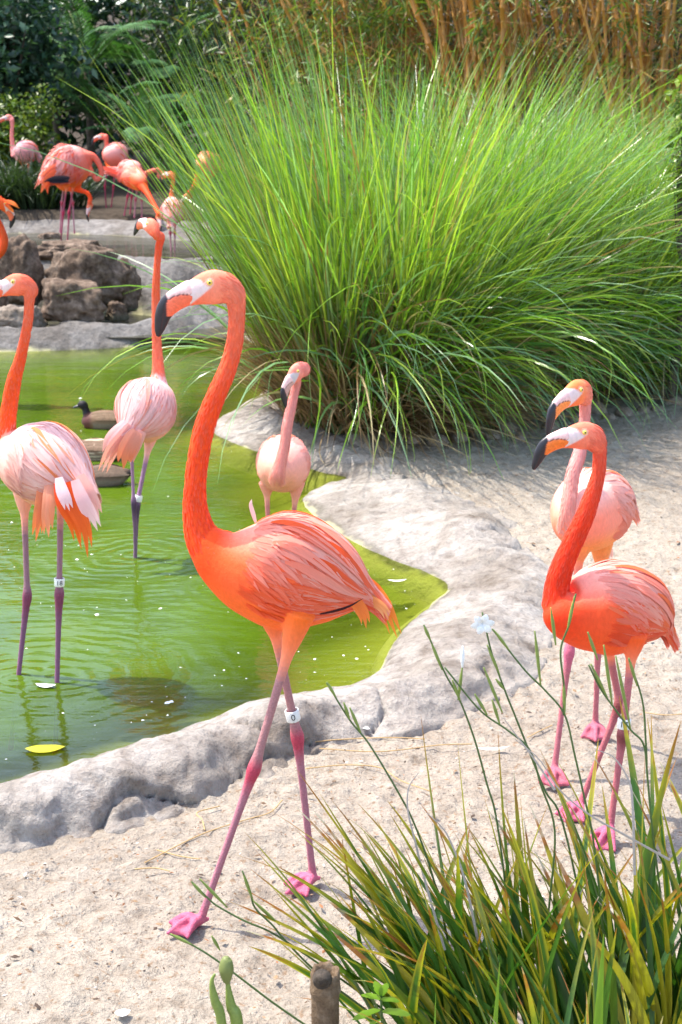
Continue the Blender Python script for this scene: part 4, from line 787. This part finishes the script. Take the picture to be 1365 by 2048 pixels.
p = at(40, 235, 18.6); shrub('leafy_shrub', (p[0]-.1, 18.6, 1.35), (.62, .5, .55), 4200, (.045, .085), YG, (3, 2, 3, 1), 'yellow green small leaved shrub behind the flamingo by strap leaved plants', 'shrub', 60, .2, .55)
p = at(430, 90, 21.5); shrub('understory_tree', (p[0], 21.5, 2.3), (1.3, .7, 1.2), 5200, (.07, .13), OL+DK, (2, 2, 2, 1, 2, 2, 2, 1), 'olive leaved understory tree behind the palms and tall grass', 'tree', 70, .3, .3)
p = at(110, 120, 22.5); shrub('understory_tree', (p[0]-.6, 23.2, 2.4), (2.2, .6, 1.9), 7500, (.10, .18), DK, (3, 2, 3, 1), 'deep green shaded tree at the very back above the palms', 'tree', 80, .45, .42)
shrub('understory_tree', (-.9, 23.4, 2.4), (1.9, .6, 1.9), 6500, (.10, .18), DK+OL[:1], (3, 2, 3, 1, 1), 'deep green shaded tree at the back between palms and bamboo', 'tree', 80, .45, .42)
p = at(1358, 262, 8.9); shrub('leafy_vine', (p[0]+.02, 8.9, p[2]), (.05, .08, .36), 260, (.05, .09), [(.17,.24,.02), (.12,.20,.02), (.22,.27,.03)], (2, 2, 1), 'bright yellow green leafy shrub at the end of the grasses', 'shrub', 26, .11, .5)

def frond_mesh(seed, L_=1.3, pairs=34, bend=1.1, lw=.34):
    rg = np.random.default_rng(seed); K = pairs; t = np.linspace(0, 1, K); el = R(62)-bend*t**1.3; ds = L_/K; x = np.cumsum(np.cos(el))*ds; z = np.cumsum(np.sin(el))*ds
    V, F, C = [], [], []; P = np.stack([x, np.zeros(K), z], 1); T = norm(np.gradient(P, axis=0))
    lo = Loft(P[::3], np.linspace(.011, .003, len(P[::3])), 1, 20, up=(0, 1, 0)); v, f = lo.mesh(6); V += v.tolist(); F += [tuple(int(i) for i in q) for q in f]; C += [(.10, .13, .03)]*len(v)
    for k in range(4, K):
        ll = lw*math.sin(math.pi*min(1, .18+.80*t[k]))**.7*rg.uniform(.85, 1.1)
        for sd in (-1, 1):
            d = norm(np.array([0, sd, 0])*1.0+T[k]*.75+np.array([0, 0, .12])); wv = norm(np.cross(d, [0, 0, 1]))*.0125; a = P[k]; b = a+d*ll*.55; e = a+d*ll+np.array([0, 0, -.30*ll]); o = len(V)
            V += [(a-wv*.4).tolist(), (a+wv*.4).tolist(), (b-wv).tolist(), (b+wv).tolist(), e.tolist()]; F += [(o, o+1, o+3, o+2), (o+2, o+3, o+4)]; g = rg.uniform(.75, 1.25); C += [(.055*g, .15*g, .045*g)]*3+[(.085*g, .20*g, .06*g)]*2
    return mesh('frond', np.array(V), F, np.array(C), False)
FR = [frond_mesh(51), frond_mesh(52, 1.5, 38, 1.3), frond_mesh(53, 1.15, 30, .9)]
for m_ in FR: m_.materials.append(M['palm'])
def palm(px, py, Y, n, label, h=.5, sc=1.0):
    c = at(px, py, Y); gz = ground_z(c[0], c[1]); root = empty('palm', (c[0], c[1], gz)); tag(root, label, 'palm', 'feathery palms at the forest edge'); top = c[2]-gz
    lo = Loft([(0, 0, -.05), (.01, .0, top*.5), (0, 0, top)], np.array([.06, .045, .04]), 1, 12, up=(0, 1, .1)); v, f = lo.mesh(10); link('trunk', mesh('trunk', v, [tuple(int(i) for i in q) for q in f]), M['bark'], root)
    for k in range(n):
        o = link('frond', FR[k % 3], None, root, (0, 0, top-.02)); o.rotation_euler = (rng.normal(0, .12), rng.uniform(-.35, .5), k*2*math.pi/n*1.0+rng.normal(0, .25)); s = sc*rng.uniform(.8, 1.1); o.scale = (s, s, s)
palm(215, 270, 20.2, 11, 'low feathery palm with arching fronds behind the ruffled flamingo', sc=.95)
palm(175, 140, 20.6, 11, 'taller feathery palm with fronds spreading beside the glossy tree', sc=1.05)
palm(300, 300, 19.6, 10, 'small feathery palm right behind the raised head flamingo', sc=.85)
palm(330, 170, 21.3, 11, 'feathery palm whose fronds meet the tips of the tall grass', sc=1.0)
palm(110, 215, 21.0, 9, 'half hidden feathery palm between shrub and other palms', sc=.9)

# strap-leaved plants on the bank
def strapplant(px, py, Y, n, label, Lr, wr, cols, group):
    c = at(px, py, Y); gz = ground_z(c[0], c[1])-.02; root = empty('strap_leaf_plant', (c[0], c[1], gz)); tag(root, label, 'plant', group); b = disk(n, c[0], c[1], .3, .22, gz); az = np.arctan2(b[:, 1]-c[1], b[:, 0]-c[0])+rng.normal(0, .5, n)
    V, F, C = blades(n, b, az, rng.uniform(R(50), R(88), n), rng.uniform(R(15), R(100), n), rng.uniform(Lr[0], Lr[1], n), rng.uniform(wr[0], wr[1], n), pick(n, cols, [1]*len(cols))*.8, pick(n, cols, [1]*len(cols)), 1.5, K=6); part('leaves', V, F, M['leaf'], root, C, kind='stuff')
for k, x in enumerate((-20, 30, 78, 118)): strapplant(x, 428-(k % 2)*8, 16.9+.2*(k % 2), 260, 'dark green strap leaved plant on the bank above the pale curb', (.35, .75), (.006, .011), [(.035,.06,.025), (.05,.085,.03), (.025,.045,.02)], 'strap leaved plants on the bank')

# bamboo grove
M['culm'] = None
m, nt, b_ = nmat('bamboo culm'); n_ = tex(nt, 'noise', 1, vec=mapping(nt, (6, 6, .8)), detail=3); rnd = N(nt, 'ObjectInfo').outputs['Random']; c_ = ramp(nt, rnd, [(0, (.50, .20, .025)), (.5, (.60, .28, .035)), (1, (.42, .23, .05))]); L(nt, mixc(nt, c_, ramp(nt, n_.outputs[0], [(.3, .6), (.7, 1.15)]), 1, 'MULTIPLY'), b_.inputs['Base Color']); b_.inputs['Roughness'].default_value = .38; M['culm'] = m
def culm_mesh(seed, H=4.5, r=.019):
    rg = np.random.default_rng(seed); z = 0; P, rr = [], []; bx, by = rg.normal(0, .12, 2)
    while z < H:
        s = .24+.06*rg.random(); t = z/H; base = np.array([bx*t*t*3, by*t*t*3, z]); rad = r*(1-.6*t)
        for dz, k in ((0, 1.0), (.004, 1.16), (.012, 1.16), (.016, .98), (s*.5, 1.0)): P.append(base+np.array([0, 0, dz])); rr.append(rad*k)
        z += s
    n = len(P); m_ = 8; th = np.linspace(0, 2*math.pi, m_, endpoint=False); V = np.array([[p+np.array([math.cos(a)*q, math.sin(a)*q, 0]) for a in th] for p, q in zip(P, rr)]).reshape(-1, 3); me = mesh('culm', V, gridfaces(n, m_, close=True)); me.materials.append(M['culm']); return me
CM = [culm_mesh(60+k, r=.016+.004*(k % 3)) for k in range(6)]
def bamboo(cx, cy, rx, ry, n, lean, label, nl, zr):
    gz = ground_z(cx, cy); root = empty('bamboo', (cx, cy, gz-.05)); tag(root, label, 'bamboo', 'golden bamboo clumps')
    for k in range(n):
        a, q = rng.uniform(0, 2*math.pi), math.sqrt(rng.random()); o = link('culm', CM[k % 6], None, root, (math.cos(a)*q*rx, math.sin(a)*q*ry, 0)); o.rotation_euler = (rng.normal(0, .07), lean+rng.normal(0, .17), rng.uniform(-.3, .3)); s = rng.uniform(.8, 1.15); o.scale = (s, s, 1)
    pts = np.stack([cx+rng.normal(0, rx*1.0, nl), cy+rng.normal(0, ry*.8, nl)-.35, gz+rng.uniform(zr[0], zr[1], nl)], 1); pts[:, 0] += (pts[:, 2]-gz)*math.tan(lean)
    ctr = pts[rng.integers(0, nl, nl//14)]; kk = rng.integers(0, len(ctr), nl); pts = ctr[kk]+rng.normal(0, .07, (nl, 3))
    V, F, C = leafcloud(nl, pts, (.09, .17), [(.14,.22,.025), (.09,.16,.025), (.22,.26,.035), (.32,.20,.05)], (3, 3, 2, 1.2), .14, .55); part('leaves', V, F, M['leaf'], root, C, kind='stuff')
    # dry sheaths and twigs
    ns = int(nl*.9); b = np.stack([cx+rng.normal(0, rx*.8, ns), cy+rng.normal(0, ry*.7, ns)-.1, gz+rng.uniform(.1, zr[1], ns)], 1); V, F, C = blades(ns, b, rng.uniform(0, 6.28, ns), rng.uniform(-.4, 1.4, ns), rng.uniform(-.3, .6, ns), rng.uniform(.15, .5, ns), rng.uniform(.002, .006, ns), pick(ns, [(.40,.20,.05), (.46,.28,.09), (.26,.13,.04)], (2, 1, 2)), pick(ns, [(.34,.20,.07), (.45,.32,.16)], (2, 1)), K=3); part('dry_sheaths', V, F, M['thatch'], root, C, kind='stuff')
for px, Y, n, ln, lab in ((1330, 14.2, 34, .02, 'golden bamboo clump with upright culms above the leafy yellow green shrub'), (1180, 15.0, 34, -.02, 'golden bamboo clump with crowded culms behind the spreading grass'), (1010, 14.6, 30, -.14, 'golden bamboo clump with culms leaning toward the tall grass'), (850, 15.6, 22, -.26, 'leafy bamboo clump with strongly leaning orange culms'), (660, 17.0, 12, -.1, 'bushy green bamboo clump behind the tips of the largest grass')):
    x = at(px, 300, Y)[0]; bamboo(x, Y, .48, .5, n, ln, lab, 1500 if px > 950 else 4200, (.5, 3.4) if px > 950 else (1.0, 3.3))
n = 30000; pts = np.stack([rng.uniform(-10, 10, n), rng.uniform(24, 26.5, n), rng.uniform(.5, 6.2, n)], 1); pts[:, 2] += .8*np.sin(pts[:, 0]*1.3); k_ = rng.normal(0, .25, (n//20, 3)); pts += np.repeat(k_, 20, axis=0)[:n]
V, F, C = leafcloud(n, pts, (.18, .34), DK+OL[:2], (3, 2, 3, 1, 1, 1), .45, .3); o = link('forest_backdrop', mesh('forest_backdrop', V, F, C, False), M['leaf']); tag(o, 'dark mass of forest leaves closing the view behind palms and bamboo', 'forest', kind='stuff')
for px in (560, 760, 1000, 1250, 1420):
    shrub('thicket_shrub', (at(px, 200, 18.3)[0], 18.4, 1.9), (.95, .4, 1.5), 3600, (.10, .2), [(.05,.05,.015), (.04,.06,.018), (.09,.07,.02), (.03,.04,.015)], (2, 2, 1, 2), 'shaded olive brown thicket shrub standing behind the bamboo culms', 'shrub', 50, .35, .2, group='thicket behind the bamboo')

# ------------------------------------------------------------------ foreground strap-leaved lily plants
def m_lily():
    m, nt, b = nmat('lily leaf'); uv = attr(nt, 'tuv').outputs['Vector']; sx = N(nt, 'SeparateXYZ'); L(nt, uv, sx.inputs[0]); rnd = N(nt, 'ObjectInfo').outputs['Random']
    g = ramp(nt, rnd, [(0, (.045, .12, .022)), (.35, (.07, .165, .022)), (.65, (.055, .13, .04)), (.78, (.11, .19, .02)), (.86, (.36, .31, .02)), (1, (.30, .28, .02))])
    n = tex(nt, 'noise', 1, vec=mapping(nt, (160, 160, 12)), detail=3); n2 = tex(nt, 'noise', 14, detail=4)
    g = mixc(nt, g, ramp(nt, n.outputs[0], [(.3, .72), (.7, 1.15)]), 1, 'MULTIPLY')
    ad = N(nt, 'Math', operation='ADD'); L(nt, sx.outputs[1], ad.inputs[0]); mu = N(nt, 'Math', operation='MULTIPLY'); mu.inputs[1].default_value = .5; L(nt, n2.outputs[0], mu.inputs[0]); L(nt, mu.outputs[0], ad.inputs[1])
    a2 = N(nt, 'Math', operation='MULTIPLY_ADD'); L(nt, rnd, a2.inputs[0]); a2.inputs[1].default_value = .16; L(nt, ad.outputs[0], a2.inputs[2]); a3 = N(nt, 'Math', operation='DIVIDE'); L(nt, a2.outputs[0], a3.inputs[0]); a3.inputs[1].default_value = 1.5; a2 = a3
    g = mixc(nt, g, (.36, .29, .02), ramp(nt, a2.outputs[0], [(.655, 0), (.78, .8)])); g = mixc(nt, g, (.30, .10, .025), ramp(nt, a2.outputs[0], [(.78, 0), (.84, .9)])); g = mixc(nt, g, (.42, .37, .32), ramp(nt, a2.outputs[0], [(.865, 0), (.91, 1)]))
    ab = N(nt, 'Math', operation='ABSOLUTE'); L(nt, sx.outputs[0], ab.inputs[0]); mg = N(nt, 'Math', operation='MULTIPLY'); L(nt, ramp(nt, ab.outputs[0], [(.35, 0), (.75, .85)]), mg.inputs[0]); L(nt, ramp(nt, rnd, [(.34, 0), (.36, 1), (.54, 1), (.56, 0)]), mg.inputs[1]); g = mixc(nt, g, (.40, .36, .02), mg.outputs[0])
    L(nt, g, b.inputs['Base Color']); b.inputs['Roughness'].default_value = .38; bump(nt, b, n.outputs[0], .25, .002)
    t = mixc(nt, g, (1.0, 1.2, .32), 1, 'MULTIPLY'); translucent(nt, b, t, .40); return m
M['lily'] = m_lily(); M['stalk'] = m_simple('flower stalk', (.07, .12, .03), .5, .2); M['bud'] = m_simple('flower bud', (.19, .25, .05), .45); M['petal'] = m_simple('white petal', (.82, .82, .80), .6); M['dryleaf'] = m_simple('withered leaf', (.42, .37, .33), .8, .3)
def lily_mesh(seed, L_=.6, K=14):
    rg = np.random.default_rng(seed); t = np.linspace(0, 1, K); bend = rg.choice([rg.uniform(.02, .35), rg.uniform(.3, .8)]); el = R(88)-bend*t**1.6; x = np.concatenate([[0], np.cumsum(np.cos(el[1:]))])*L_/K; z = np.concatenate([[0], np.cumsum(np.sin(el[1:]))])*L_/K
    y = .04*rg.normal()*t**2; P = np.stack([x, y, z], 1); w = np.minimum(1, .62+t*1.0)*np.clip((1-t)/.62, 0, 1)**.62*.0108*rg.uniform(.7, 1.3); w[-1] = .0004; tw = rg.normal(0, .5)+rg.normal(0, .5)*t
    wd = np.stack([-np.sin(tw)*.6, np.cos(tw), np.sin(tw)*.2], 1); T = norm(np.gradient(P, axis=0)); wd = norm(wd-T*(wd*T).sum(1)[:, None]); v, f, uv, c = ribbon(P, w, wd, -.45)
    me = mesh('leaf', v, f, uv=uv); me.materials.append(M['lily']); return me
LM = [lily_mesh(100+k, .52+.012*k) for k in range(18)]
def lily(px, py, Y, n, lean_az, lean, label, rad=.16, sc=1.0, minz=None):
    c = at(px, py, Y); root = empty('lily_plant', (c[0], c[1], -.005)); tag(root, label, 'plant', 'strap leaved lily plants on the sand')
    for k in range(n):
        a, q = rng.uniform(0, 2*math.pi), math.sqrt(rng.random())*rad; o = link('leaf', LM[int(rng.integers(0, 18))], None, root, (math.cos(a)*q, math.sin(a)*q*.7, 0))
        fa = rng.uniform(0, 2*math.pi); tl = abs(rng.normal(0, .26)); vx = math.cos(fa)*tl+math.cos(lean_az)*lean*rng.uniform(.1, 1.3); vy = math.sin(fa)*tl*.7+math.sin(lean_az)*lean*rng.uniform(.1, 1.3)
        d = Vector((vx, vy, 1)).normalized(); faz = math.atan2(vy, vx); tilt = math.acos(d.z); s = sc*rng.uniform(.72, 1.12)
        o.rotation_mode = 'ZYX' if False else 'XYZ'; o.rotation_euler = (rng.normal(0, .05), tilt, faz); o.scale = (s*rng.uniform(.85, 1.2), s, s)
    return root
lp = []
lp.append(lily(925, 2100, 2.62, 80, R(170), .55, 'lily plant leaning low over the sand toward the bamboo post', .15, .86))
lp.append(lily(1060, 2110, 2.60, 85, R(170), .32, 'dense lily plant with upright yellow edged leaves between its neighbours', .16, .86))
lp.append(lily(1230, 2100, 2.62, 75, R(120), .12, 'tall lily plant in front of the banded orange red flamingo', .16, .88))
lp.append(lily(1385, 2080, 2.66, 58, R(20), .05, 'grey green lily plant at the sand edge past the tall one', .15, .90))
lp.append(lily(1180, 2260, 2.30, 30, R(150), .25, 'bright young lily plant growing lowest, before the dense ones', .16, .72))
def tube(path, r, n=24, m=7, up=(.3, .9, .15)):
    lo = Loft(path, r if hasattr(r, '__len__') else np.full(len(path), r), 1, n, up=up); v, f = lo.mesh(m); return v, [tuple(int(i) for i in q) for q in f]
def stalk(root, pts, Y, buds=(), dY=0.0, r=.0021, kinds=None):
    P = [at(x, y, Y+dY*i/len(pts)) for i, (x, y) in enumerate(pts)]
    v, f = tube(P, np.linspace(.0016, r, len(P)), 40); so_ = part('stalk', v, f, M['stalk'], root)
    for x, y, x2, y2, kd in buds:
        a, b = at(x, y, Y), at(x2, y2, Y); q = [a, a*.75+b*.25, a*.5+b*.5, a*.25+b*.75, b]; v, f = tube(q, np.array([.0012, .0024, .0031, .0026, .0008])*(1.25 if kd == 'w' else 1), 14, 8); part('bud', v, f, M['petal'] if kd == 'w' else M['bud'], so_)
stalk(lp[0], [(654,1366),(700,1440),(740,1490),(800,1590),(830,1650),(862,1740),(890,1850),(915,2010)], 2.66, [(700,1440,688,1405,'g'),(722,1465,700,1415,'g'),(672,1394,654,1364,'g')])
stalk(lp[1], [(848,1250),(890,1345),(920,1400),(950,1480),(975,1570),(992,1630),(1010,1760),(1035,1990)], 2.66, [(885,1340,862,1282,'g'),(922,1405,905,1360,'g'),(917,1400,925,1335,'g'),(925,1335,926,1292,'w'),(862,1282,848,1250,'g')])
stalk(lp[1], [(890,1335),(960,1420),(1015,1460),(1060,1500),(1082,1570),(1110,1660),(1100,1800),(1080,2000)], 2.64, [(975,1430,950,1388,'g'),(1000,1448,985,1400,'g'),(1005,1425,968,1335,'g')])
stalk(lp[2], [(965,1225),(985,1310),(1010,1380),(1030,1430),(1050,1480),(1090,1580),(1130,1660),(1200,1990)], 2.66, [(1000,1350,975,1290,'g'),(1010,1380,992,1358,'g')])
stalk(lp[2], [(985,1258),(1050,1340),(1090,1380),(1130,1430),(1150,1510),(1168,1590),(1190,1700),(1220,1990)], 2.63, [(1082,1372,1070,1262,'g'),(1130,1430,1128,1360,'g'),(1020,1302,988,1260,'g')])
stalk(lp[2], [(1152,1188),(1140,1245),(1122,1300),(1128,1370),(1128,1430)], 2.63, [(1135,1262,1150,1192,'g'),(1112,1290,1102,1215,'g')])
stalk(lp[3], [(1178,1330),(1200,1375),(1228,1415),(1262,1460),(1288,1490),(1296,1560),(1310,1700),(1350,1980)], 2.66, [(1196,1320,1176,1264,'g'),(1225,1410,1208,1290,'g'),(1262,1460,1232,1312,'g'),(1215,1395,1182,1328,'g')])
stalk(lp[3], [(1258,1318),(1285,1400),(1292,1480),(1294,1530)], 2.66, [(1275,1372,1258,1316,'g')])
stalk(lp[0], [(383,1763),(420,1800),(440,1815),(490,1842),(545,1866),(620,1915),(720,1985),(850,2080)], 2.62, [(412,1795,383,1763,'g'),(455,1815,400,1758,'g'),(560,1850,505,1800,'g')])
stalk(lp[0], [(485,1742),(500,1780),(510,1815),(545,1850),(570,1880),(640,1950),(760,2040)], 2.60, [(506,1800,486,1744,'g')])
stalk(lp[0], [(340,1868),(390,1893),(430,1918),(480,1955),(560,2015),(700,2110)], 2.55, [(385,1890,342,1868,'g'),(440,1900,424,1872,'g')])
# white flower on its stalk
fl = at(965, 1246, 2.655); VV, FF, off = [], [], 0
for k in range(6):
    a = k*math.pi/3+.2; d = np.array([math.cos(a), -.35, math.sin(a)*.9]); p_ = catmull([fl, fl+d*.010+np.array([0, -.004, 0]), fl+d*.021], 6); wd = norm(np.cross(d, [0, 1, 0.2])); v, f, u, c = ribbon(p_, np.array([.3, .8, 1, 1, .8, .25])*.0068, np.tile(wd, (6, 1)), .3); VV.append(v); FF.append(f+off); off += len(v)
part('flower', np.vstack(VV), np.vstack(FF), M['petal'], lp[2])
for pth, rt in (([(838,1545),(818,1575),(816,1620),(830,1680),(850,1760),(890,1900)], lp[0]), ([(853,1625),(880,1650),(900,1680),(930,1760),(960,1900)], lp[0]), ([(1195,1500),(1228,1515),(1255,1555),(1265,1600),(1270,1750)], lp[2]), ([(1030,1478),(1080,1520),(1120,1580),(1180,1630),(1250,1670),(1340,1720)], lp[2]), ([(1010,1440),(1070,1520),(1110,1580)], lp[2])):
    p_ = catmull([at(x, y, 2.6) for x, y in pth], 20); T = norm(np.gradient(p_, axis=0)); wd = norm(np.cross(T, [.2, 1, .1])); v, f, u, c = ribbon(p_, np.linspace(.0008, .0026, 20), wd, .5); part('withered_leaf', v, f, M['dryleaf'], rt)
# two thick seed pods before the sand
pr = empty('seed_pod_plant', at(452, 2130, 2.36)*np.array([1, 1, 0])); tag(pr, 'two thick green stems with a swollen seed pod over the sand', 'plant')
v, f = tube([at(455,1960,2.36), at(462,2010,2.36), at(475,2060,2.36), at(470,2130,2.36)*np.array([1,1,0])+np.array([0,0,.0])], np.array([.003,.0085,.011,.006]), 20, 8); part('stem', v, f, M['bud'], pr)
v, f = tube([at(430,1948,2.35), at(424,1965,2.35), at(430,2000,2.35), at(445,2060,2.35), at(450,2130,2.35)*np.array([1,1,0])], np.array([.002,.004,.0075,.0085,.005]), 20, 8); part('stem', v, f, M['bud'], pr)
v, f = tube([at(456,1968,2.36), at(454,1958,2.36), at(453,1938,2.36), at(454,1920,2.36), at(456,1914,2.36)], np.array([.003,.008,.0125,.009,.003]), 24, 14); part('seed_pod', v, f, m_simple('seed pod', (.16, .19, .05), .5, .3, 60), pr)
# bamboo post
g = at(651, 2000, 2.40); pt = at(651, 1940, 2.40)[2]; root = empty('bamboo_post', (g[0], g[1], -.02)); tag(root, 'cut brown bamboo post with dark node ring beside the leaning lily', 'post'); m_post = m_rock('post wood', (.10, .065, .04), (.22, .15, .09), (.34, .26, .18), False, 3.0)
rad = 28*mpp(g); prof = [(rad*.98, 0), (rad, .1), (rad, pt-.055), (rad*1.02, pt-.045), (rad*1.10, pt-.040), (rad*1.12, pt-.034), (rad*1.06, pt-.028), (rad*1.05, pt-.004), (rad*.98, pt+.001), (rad*.72, pt-.002), (rad*.66, pt-.02), (rad*.3, pt-.026), (.0005, pt-.027)]
th = np.linspace(0, 2*math.pi, 30, endpoint=False); V = np.array([[(math.cos(a)*r_*(1+.03*noise.noise(Vector((math.cos(a)*2, math.sin(a)*2, z_*30)))), math.sin(a)*r_, z_+.02+(.010*noise.noise(Vector((math.cos(a)*2.5, math.sin(a)*2.5, 3))) if z_ > pt-.01 else 0)) for a in th] for r_, z_ in prof]).reshape(-1, 3)
link('pole', mesh('pole', V, gridfaces(len(prof), 30, close=True)), m_post, root)
kv, kf = tube([at(645,1958,2.365), at(643,1962,2.352), at(642,1968,2.345)], np.array([.017,.014,.005]), 12, 12); part('knot', kv, kf, M['bark'], root)
# young weed
wr = empty('weed', at(765, 2120, 2.40)*np.array([1, 1, 0])); tag(wr, 'young bright green weed with toothed leaves beside the bamboo post', 'plant'); c0 = np.array(wr.location); tp = at(762, 1985, 2.40)
v, f = tube([c0, c0*.5+tp*.5+np.array([.004, 0, 0]), tp], np.array([.0035, .003, .002]), 16, 7); part('stem', v, f, M['stalk'], wr)
for k, (x, y, x2, y2, w) in enumerate(((762,1995,750,1962,9),(762,1995,775,1966,9),(763,2000,722,1990,11),(763,2002,800,2003,13),(764,2020,705,2040,16),(764,2025,822,2030,17),(764,2040,735,2062,14))):
    a, b = at(x, y, 2.40), at(x2, y2, 2.38); q = catmull([a, (a+b)/2+np.array([0, -.004, .006]), b], 9); T = norm(np.gradient(q, axis=0)); wd = norm(np.cross(T, [0, .9, .5])); ww = np.array([.15, .55, .8, 1.05, .85, 1.0, .7, .55, .05])*w*mpp(a); v, f, u, c = ribbon(q, ww, wd, -.25); part('leaf', v, f, M['leaf'], wr, np.tile((.22, .38, .05), (len(v), 1)), False)
# broad bright leaves standing closest
for (x0, y0, x1, y1, w, lab) in ((1195,2230,1208,1868,40,'broad bright yellow green leaf blade standing before the lilies'), (880,2200,872,1985,16,'narrow bright leaf blade standing up beside the weed'), (985,2220,1000,1925,26,'slim lime green leaf blade before the dense lily')):
    a = at(x0, y0, 2.28); a[2] = -.005; b = at(x1, y1, 2.26); q = catmull([a, a*.5+b*.5+np.array([-.006, -.01, 0]), b], 14); t = np.linspace(0, 1, 14); ww = np.clip((1-t)/.85, .02, 1)**.8*w*.5*mpp(b); v, f, u, c = ribbon(q, ww, np.tile(norm(np.array([1, -.25, 0])), (14, 1)), -.4)
    r_ = empty('lily_shoot', a); tag(r_, lab, 'leaf'); part('leaf', v, f, M['leaf'], r_, np.tile((.17, .30, .02), (len(v), 1)))

# ------------------------------------------------------------------ small things on sand and water
M['straw'] = m_simple('straw', (.46, .30, .13), .7, .2); M['chip'] = m_vcol('debris', .85, .2)
for k, (pth, lab) in enumerate((([(600,1487),(680,1479),(780,1475),(850,1478)], 'long pale straw lying at the foot of the rock edge'), ([(640,1497),(760,1503),(880,1490),(945,1488)], 'long straw lying between the rock edge and orange red flamingo'), ([(612,1537),(690,1530),(760,1535),(800,1560),(860,1582)], 'curved straw on the sand behind the striding flamingo leg'), ([(290,1725),(400,1670),(490,1640),(540,1625),(565,1600)], 'long bent straw on the sand by the lavender rock face'), ([(315,1700),(360,1712),(400,1718)], 'short straw crossing a longer one on the sand'), ([(410,1660),(405,1640),(395,1625),(440,1612)], 'hooked pale straw near the rock foot'), ([(270,1738),(310,1736),(340,1742)], 'small straw on open sand'), ([(1055,1475),(1080,1462),(1105,1450)], 'stubby orange straw near the far foot'), ([(1290,1425),(1330,1430),(1365,1428)], 'thin straw on sand beyond the banded legs'))):
    P = [gnd(x, y, .008) for x, y in pth]; v, f = tube(P, np.array([.0016]*len(P)), 30, 6, up=(.1, .1, 1)); c0 = P[0]; r_ = link('straw', mesh('straw', v-c0, f), M['straw'], None, c0); tag(r_, lab, 'straw')
# debris specks
n = 6500; px = rng.uniform(-50, 1400, n); py = 2048-(rng.uniform(0, 1, n)**.75)*1150; G = np.array([gnd(a, b, .004) for a, b in zip(px, py)]); ok = sdist(G[:, :2], OUTER) < -.03; G = G[ok]; n = len(G); az = rng.uniform(0, 6.28, n); ln = rng.gamma(1.5, .0017, n)+.0012; wd_ = ln*rng.uniform(.2, .6, n); G[:, 2] += rng.uniform(0, .006, n)
d = np.stack([np.cos(az), np.sin(az), rng.normal(0, .15, n)], 1); s_ = np.stack([-np.sin(az), np.cos(az), rng.normal(0, .3, n)], 1); up_ = np.array([0, 0, 1.])
V = np.stack([G-d*ln[:, None], G-s_*wd_[:, None], G+d*ln[:, None], G+s_*wd_[:, None], G+up_*(wd_*.8)[:, None]], 1).reshape(-1, 3); i = np.arange(n)*5; F = np.concatenate([np.stack([i+a, i+b, i+4], 1) for a, b in ((0, 1), (1, 2), (2, 3), (3, 0))]); C = np.repeat(pick(n, [(.14,.085,.05), (.08,.055,.04), (.26,.17,.10), (.3,.13,.06), (.5,.45,.4)], (3, 3, 2, 1, 1)), 5, axis=0)
o = link('sand_debris', mesh('sand_debris', V, F, C, False), M['chip']); tag(o, 'tiny brown bark chips and crumbs scattered over the sand', 'debris', kind='stuff')
# specks on the water
n = 620; px = rng.uniform(-30, 900, n); py = rng.uniform(700, 1540, n); G = np.array([gnd(a, b, WZ+.0015) for a, b in zip(px, py)]); ok = (sdist(G[:, :2], POND) > .05) & (np.array([noise.noise(Vector((q[0]*1.6, q[1]*1.1, 2.2))) for q in G]) > rng.uniform(-.35, .45, n)); G = G[ok]; n = len(G); az = rng.uniform(0, 6.28, n); ln = rng.gamma(1.0, .0024, n)+.0012; wd_ = ln*rng.uniform(.3, .9, n); d = np.stack([np.cos(az), np.sin(az), 0*az], 1); s_ = np.stack([-np.sin(az), np.cos(az), 0*az], 1)
V = np.stack([G-d*ln[:, None], G-s_*wd_[:, None], G+d*ln[:, None], G+s_*wd_[:, None], G+up_*(wd_*.5)[:, None]], 1).reshape(-1, 3); i = np.arange(n)*5; F = np.concatenate([np.stack([i+a, i+b, i+4], 1) for a, b in ((0, 1), (1, 2), (2, 3), (3, 0))])
o = link('floating_specks', mesh('floating_specks', V, F, None, False), M['petal']); tag(o, 'white specks of fluff floating on the green pond', 'fluff', kind='stuff')
def fallen(name, px, py, z, ln, wd, az, mat, label, cat, curl=.25, col=None, group=None):
    g = gnd(px, py, z); d = np.array([math.cos(az), math.sin(az), 0]); s = np.array([-d[1], d[0], 0]); t = np.linspace(-1, 1, 9); P = d*(t*ln/2)[:, None]+np.array([0, 0, 1])*(curl*ln*t**2*.3+.003)[:, None]; w = np.array([.1, .6, .9, 1, 1, .95, .8, .5, .05])*wd/2; v, f, u, c = ribbon(P, w, np.tile(s, (9, 1)), .25)
    o = link(name, mesh(name, v, f, None if col is None else np.tile(col, (len(v), 1)), uv=u), mat, None, g); return tag(o, label, cat, group)
fallen('floating_leaf', 91, 1499, WZ+.002, .108, .055, R(8), M['leaf'], 'bright yellow leaf floating on the pond near the rock edge', 'leaf', .1, (.55, .50, .02))
fallen('feather', 92, 1373, WZ+.002, .065, .03, R(170), M['petal'], 'white feather floating by the banded legs in the pond', 'feather')
fallen('feather', 246, 2028, .006, .03, .025, R(20), M['petal'], 'round white tuft of down lying on open sand', 'feather')
for x, y, a in ((1012,905,.4),(785,915,2.6),(860,935,.3),(1280,938,.5),(728,1455,2.0),(795,1163,.1)): fallen('feather', x, y, .02, .07, .018, a, M['petal'], 'small white feather lying on the bank of the pond', 'feather', group='small feathers on the bank')
fallen('fallen_leaf', 985, 1500, .01, .10, .02, .1, M['dryleaf'], 'pale withered leaf lying on sand behind the lily stalks', 'leaf')
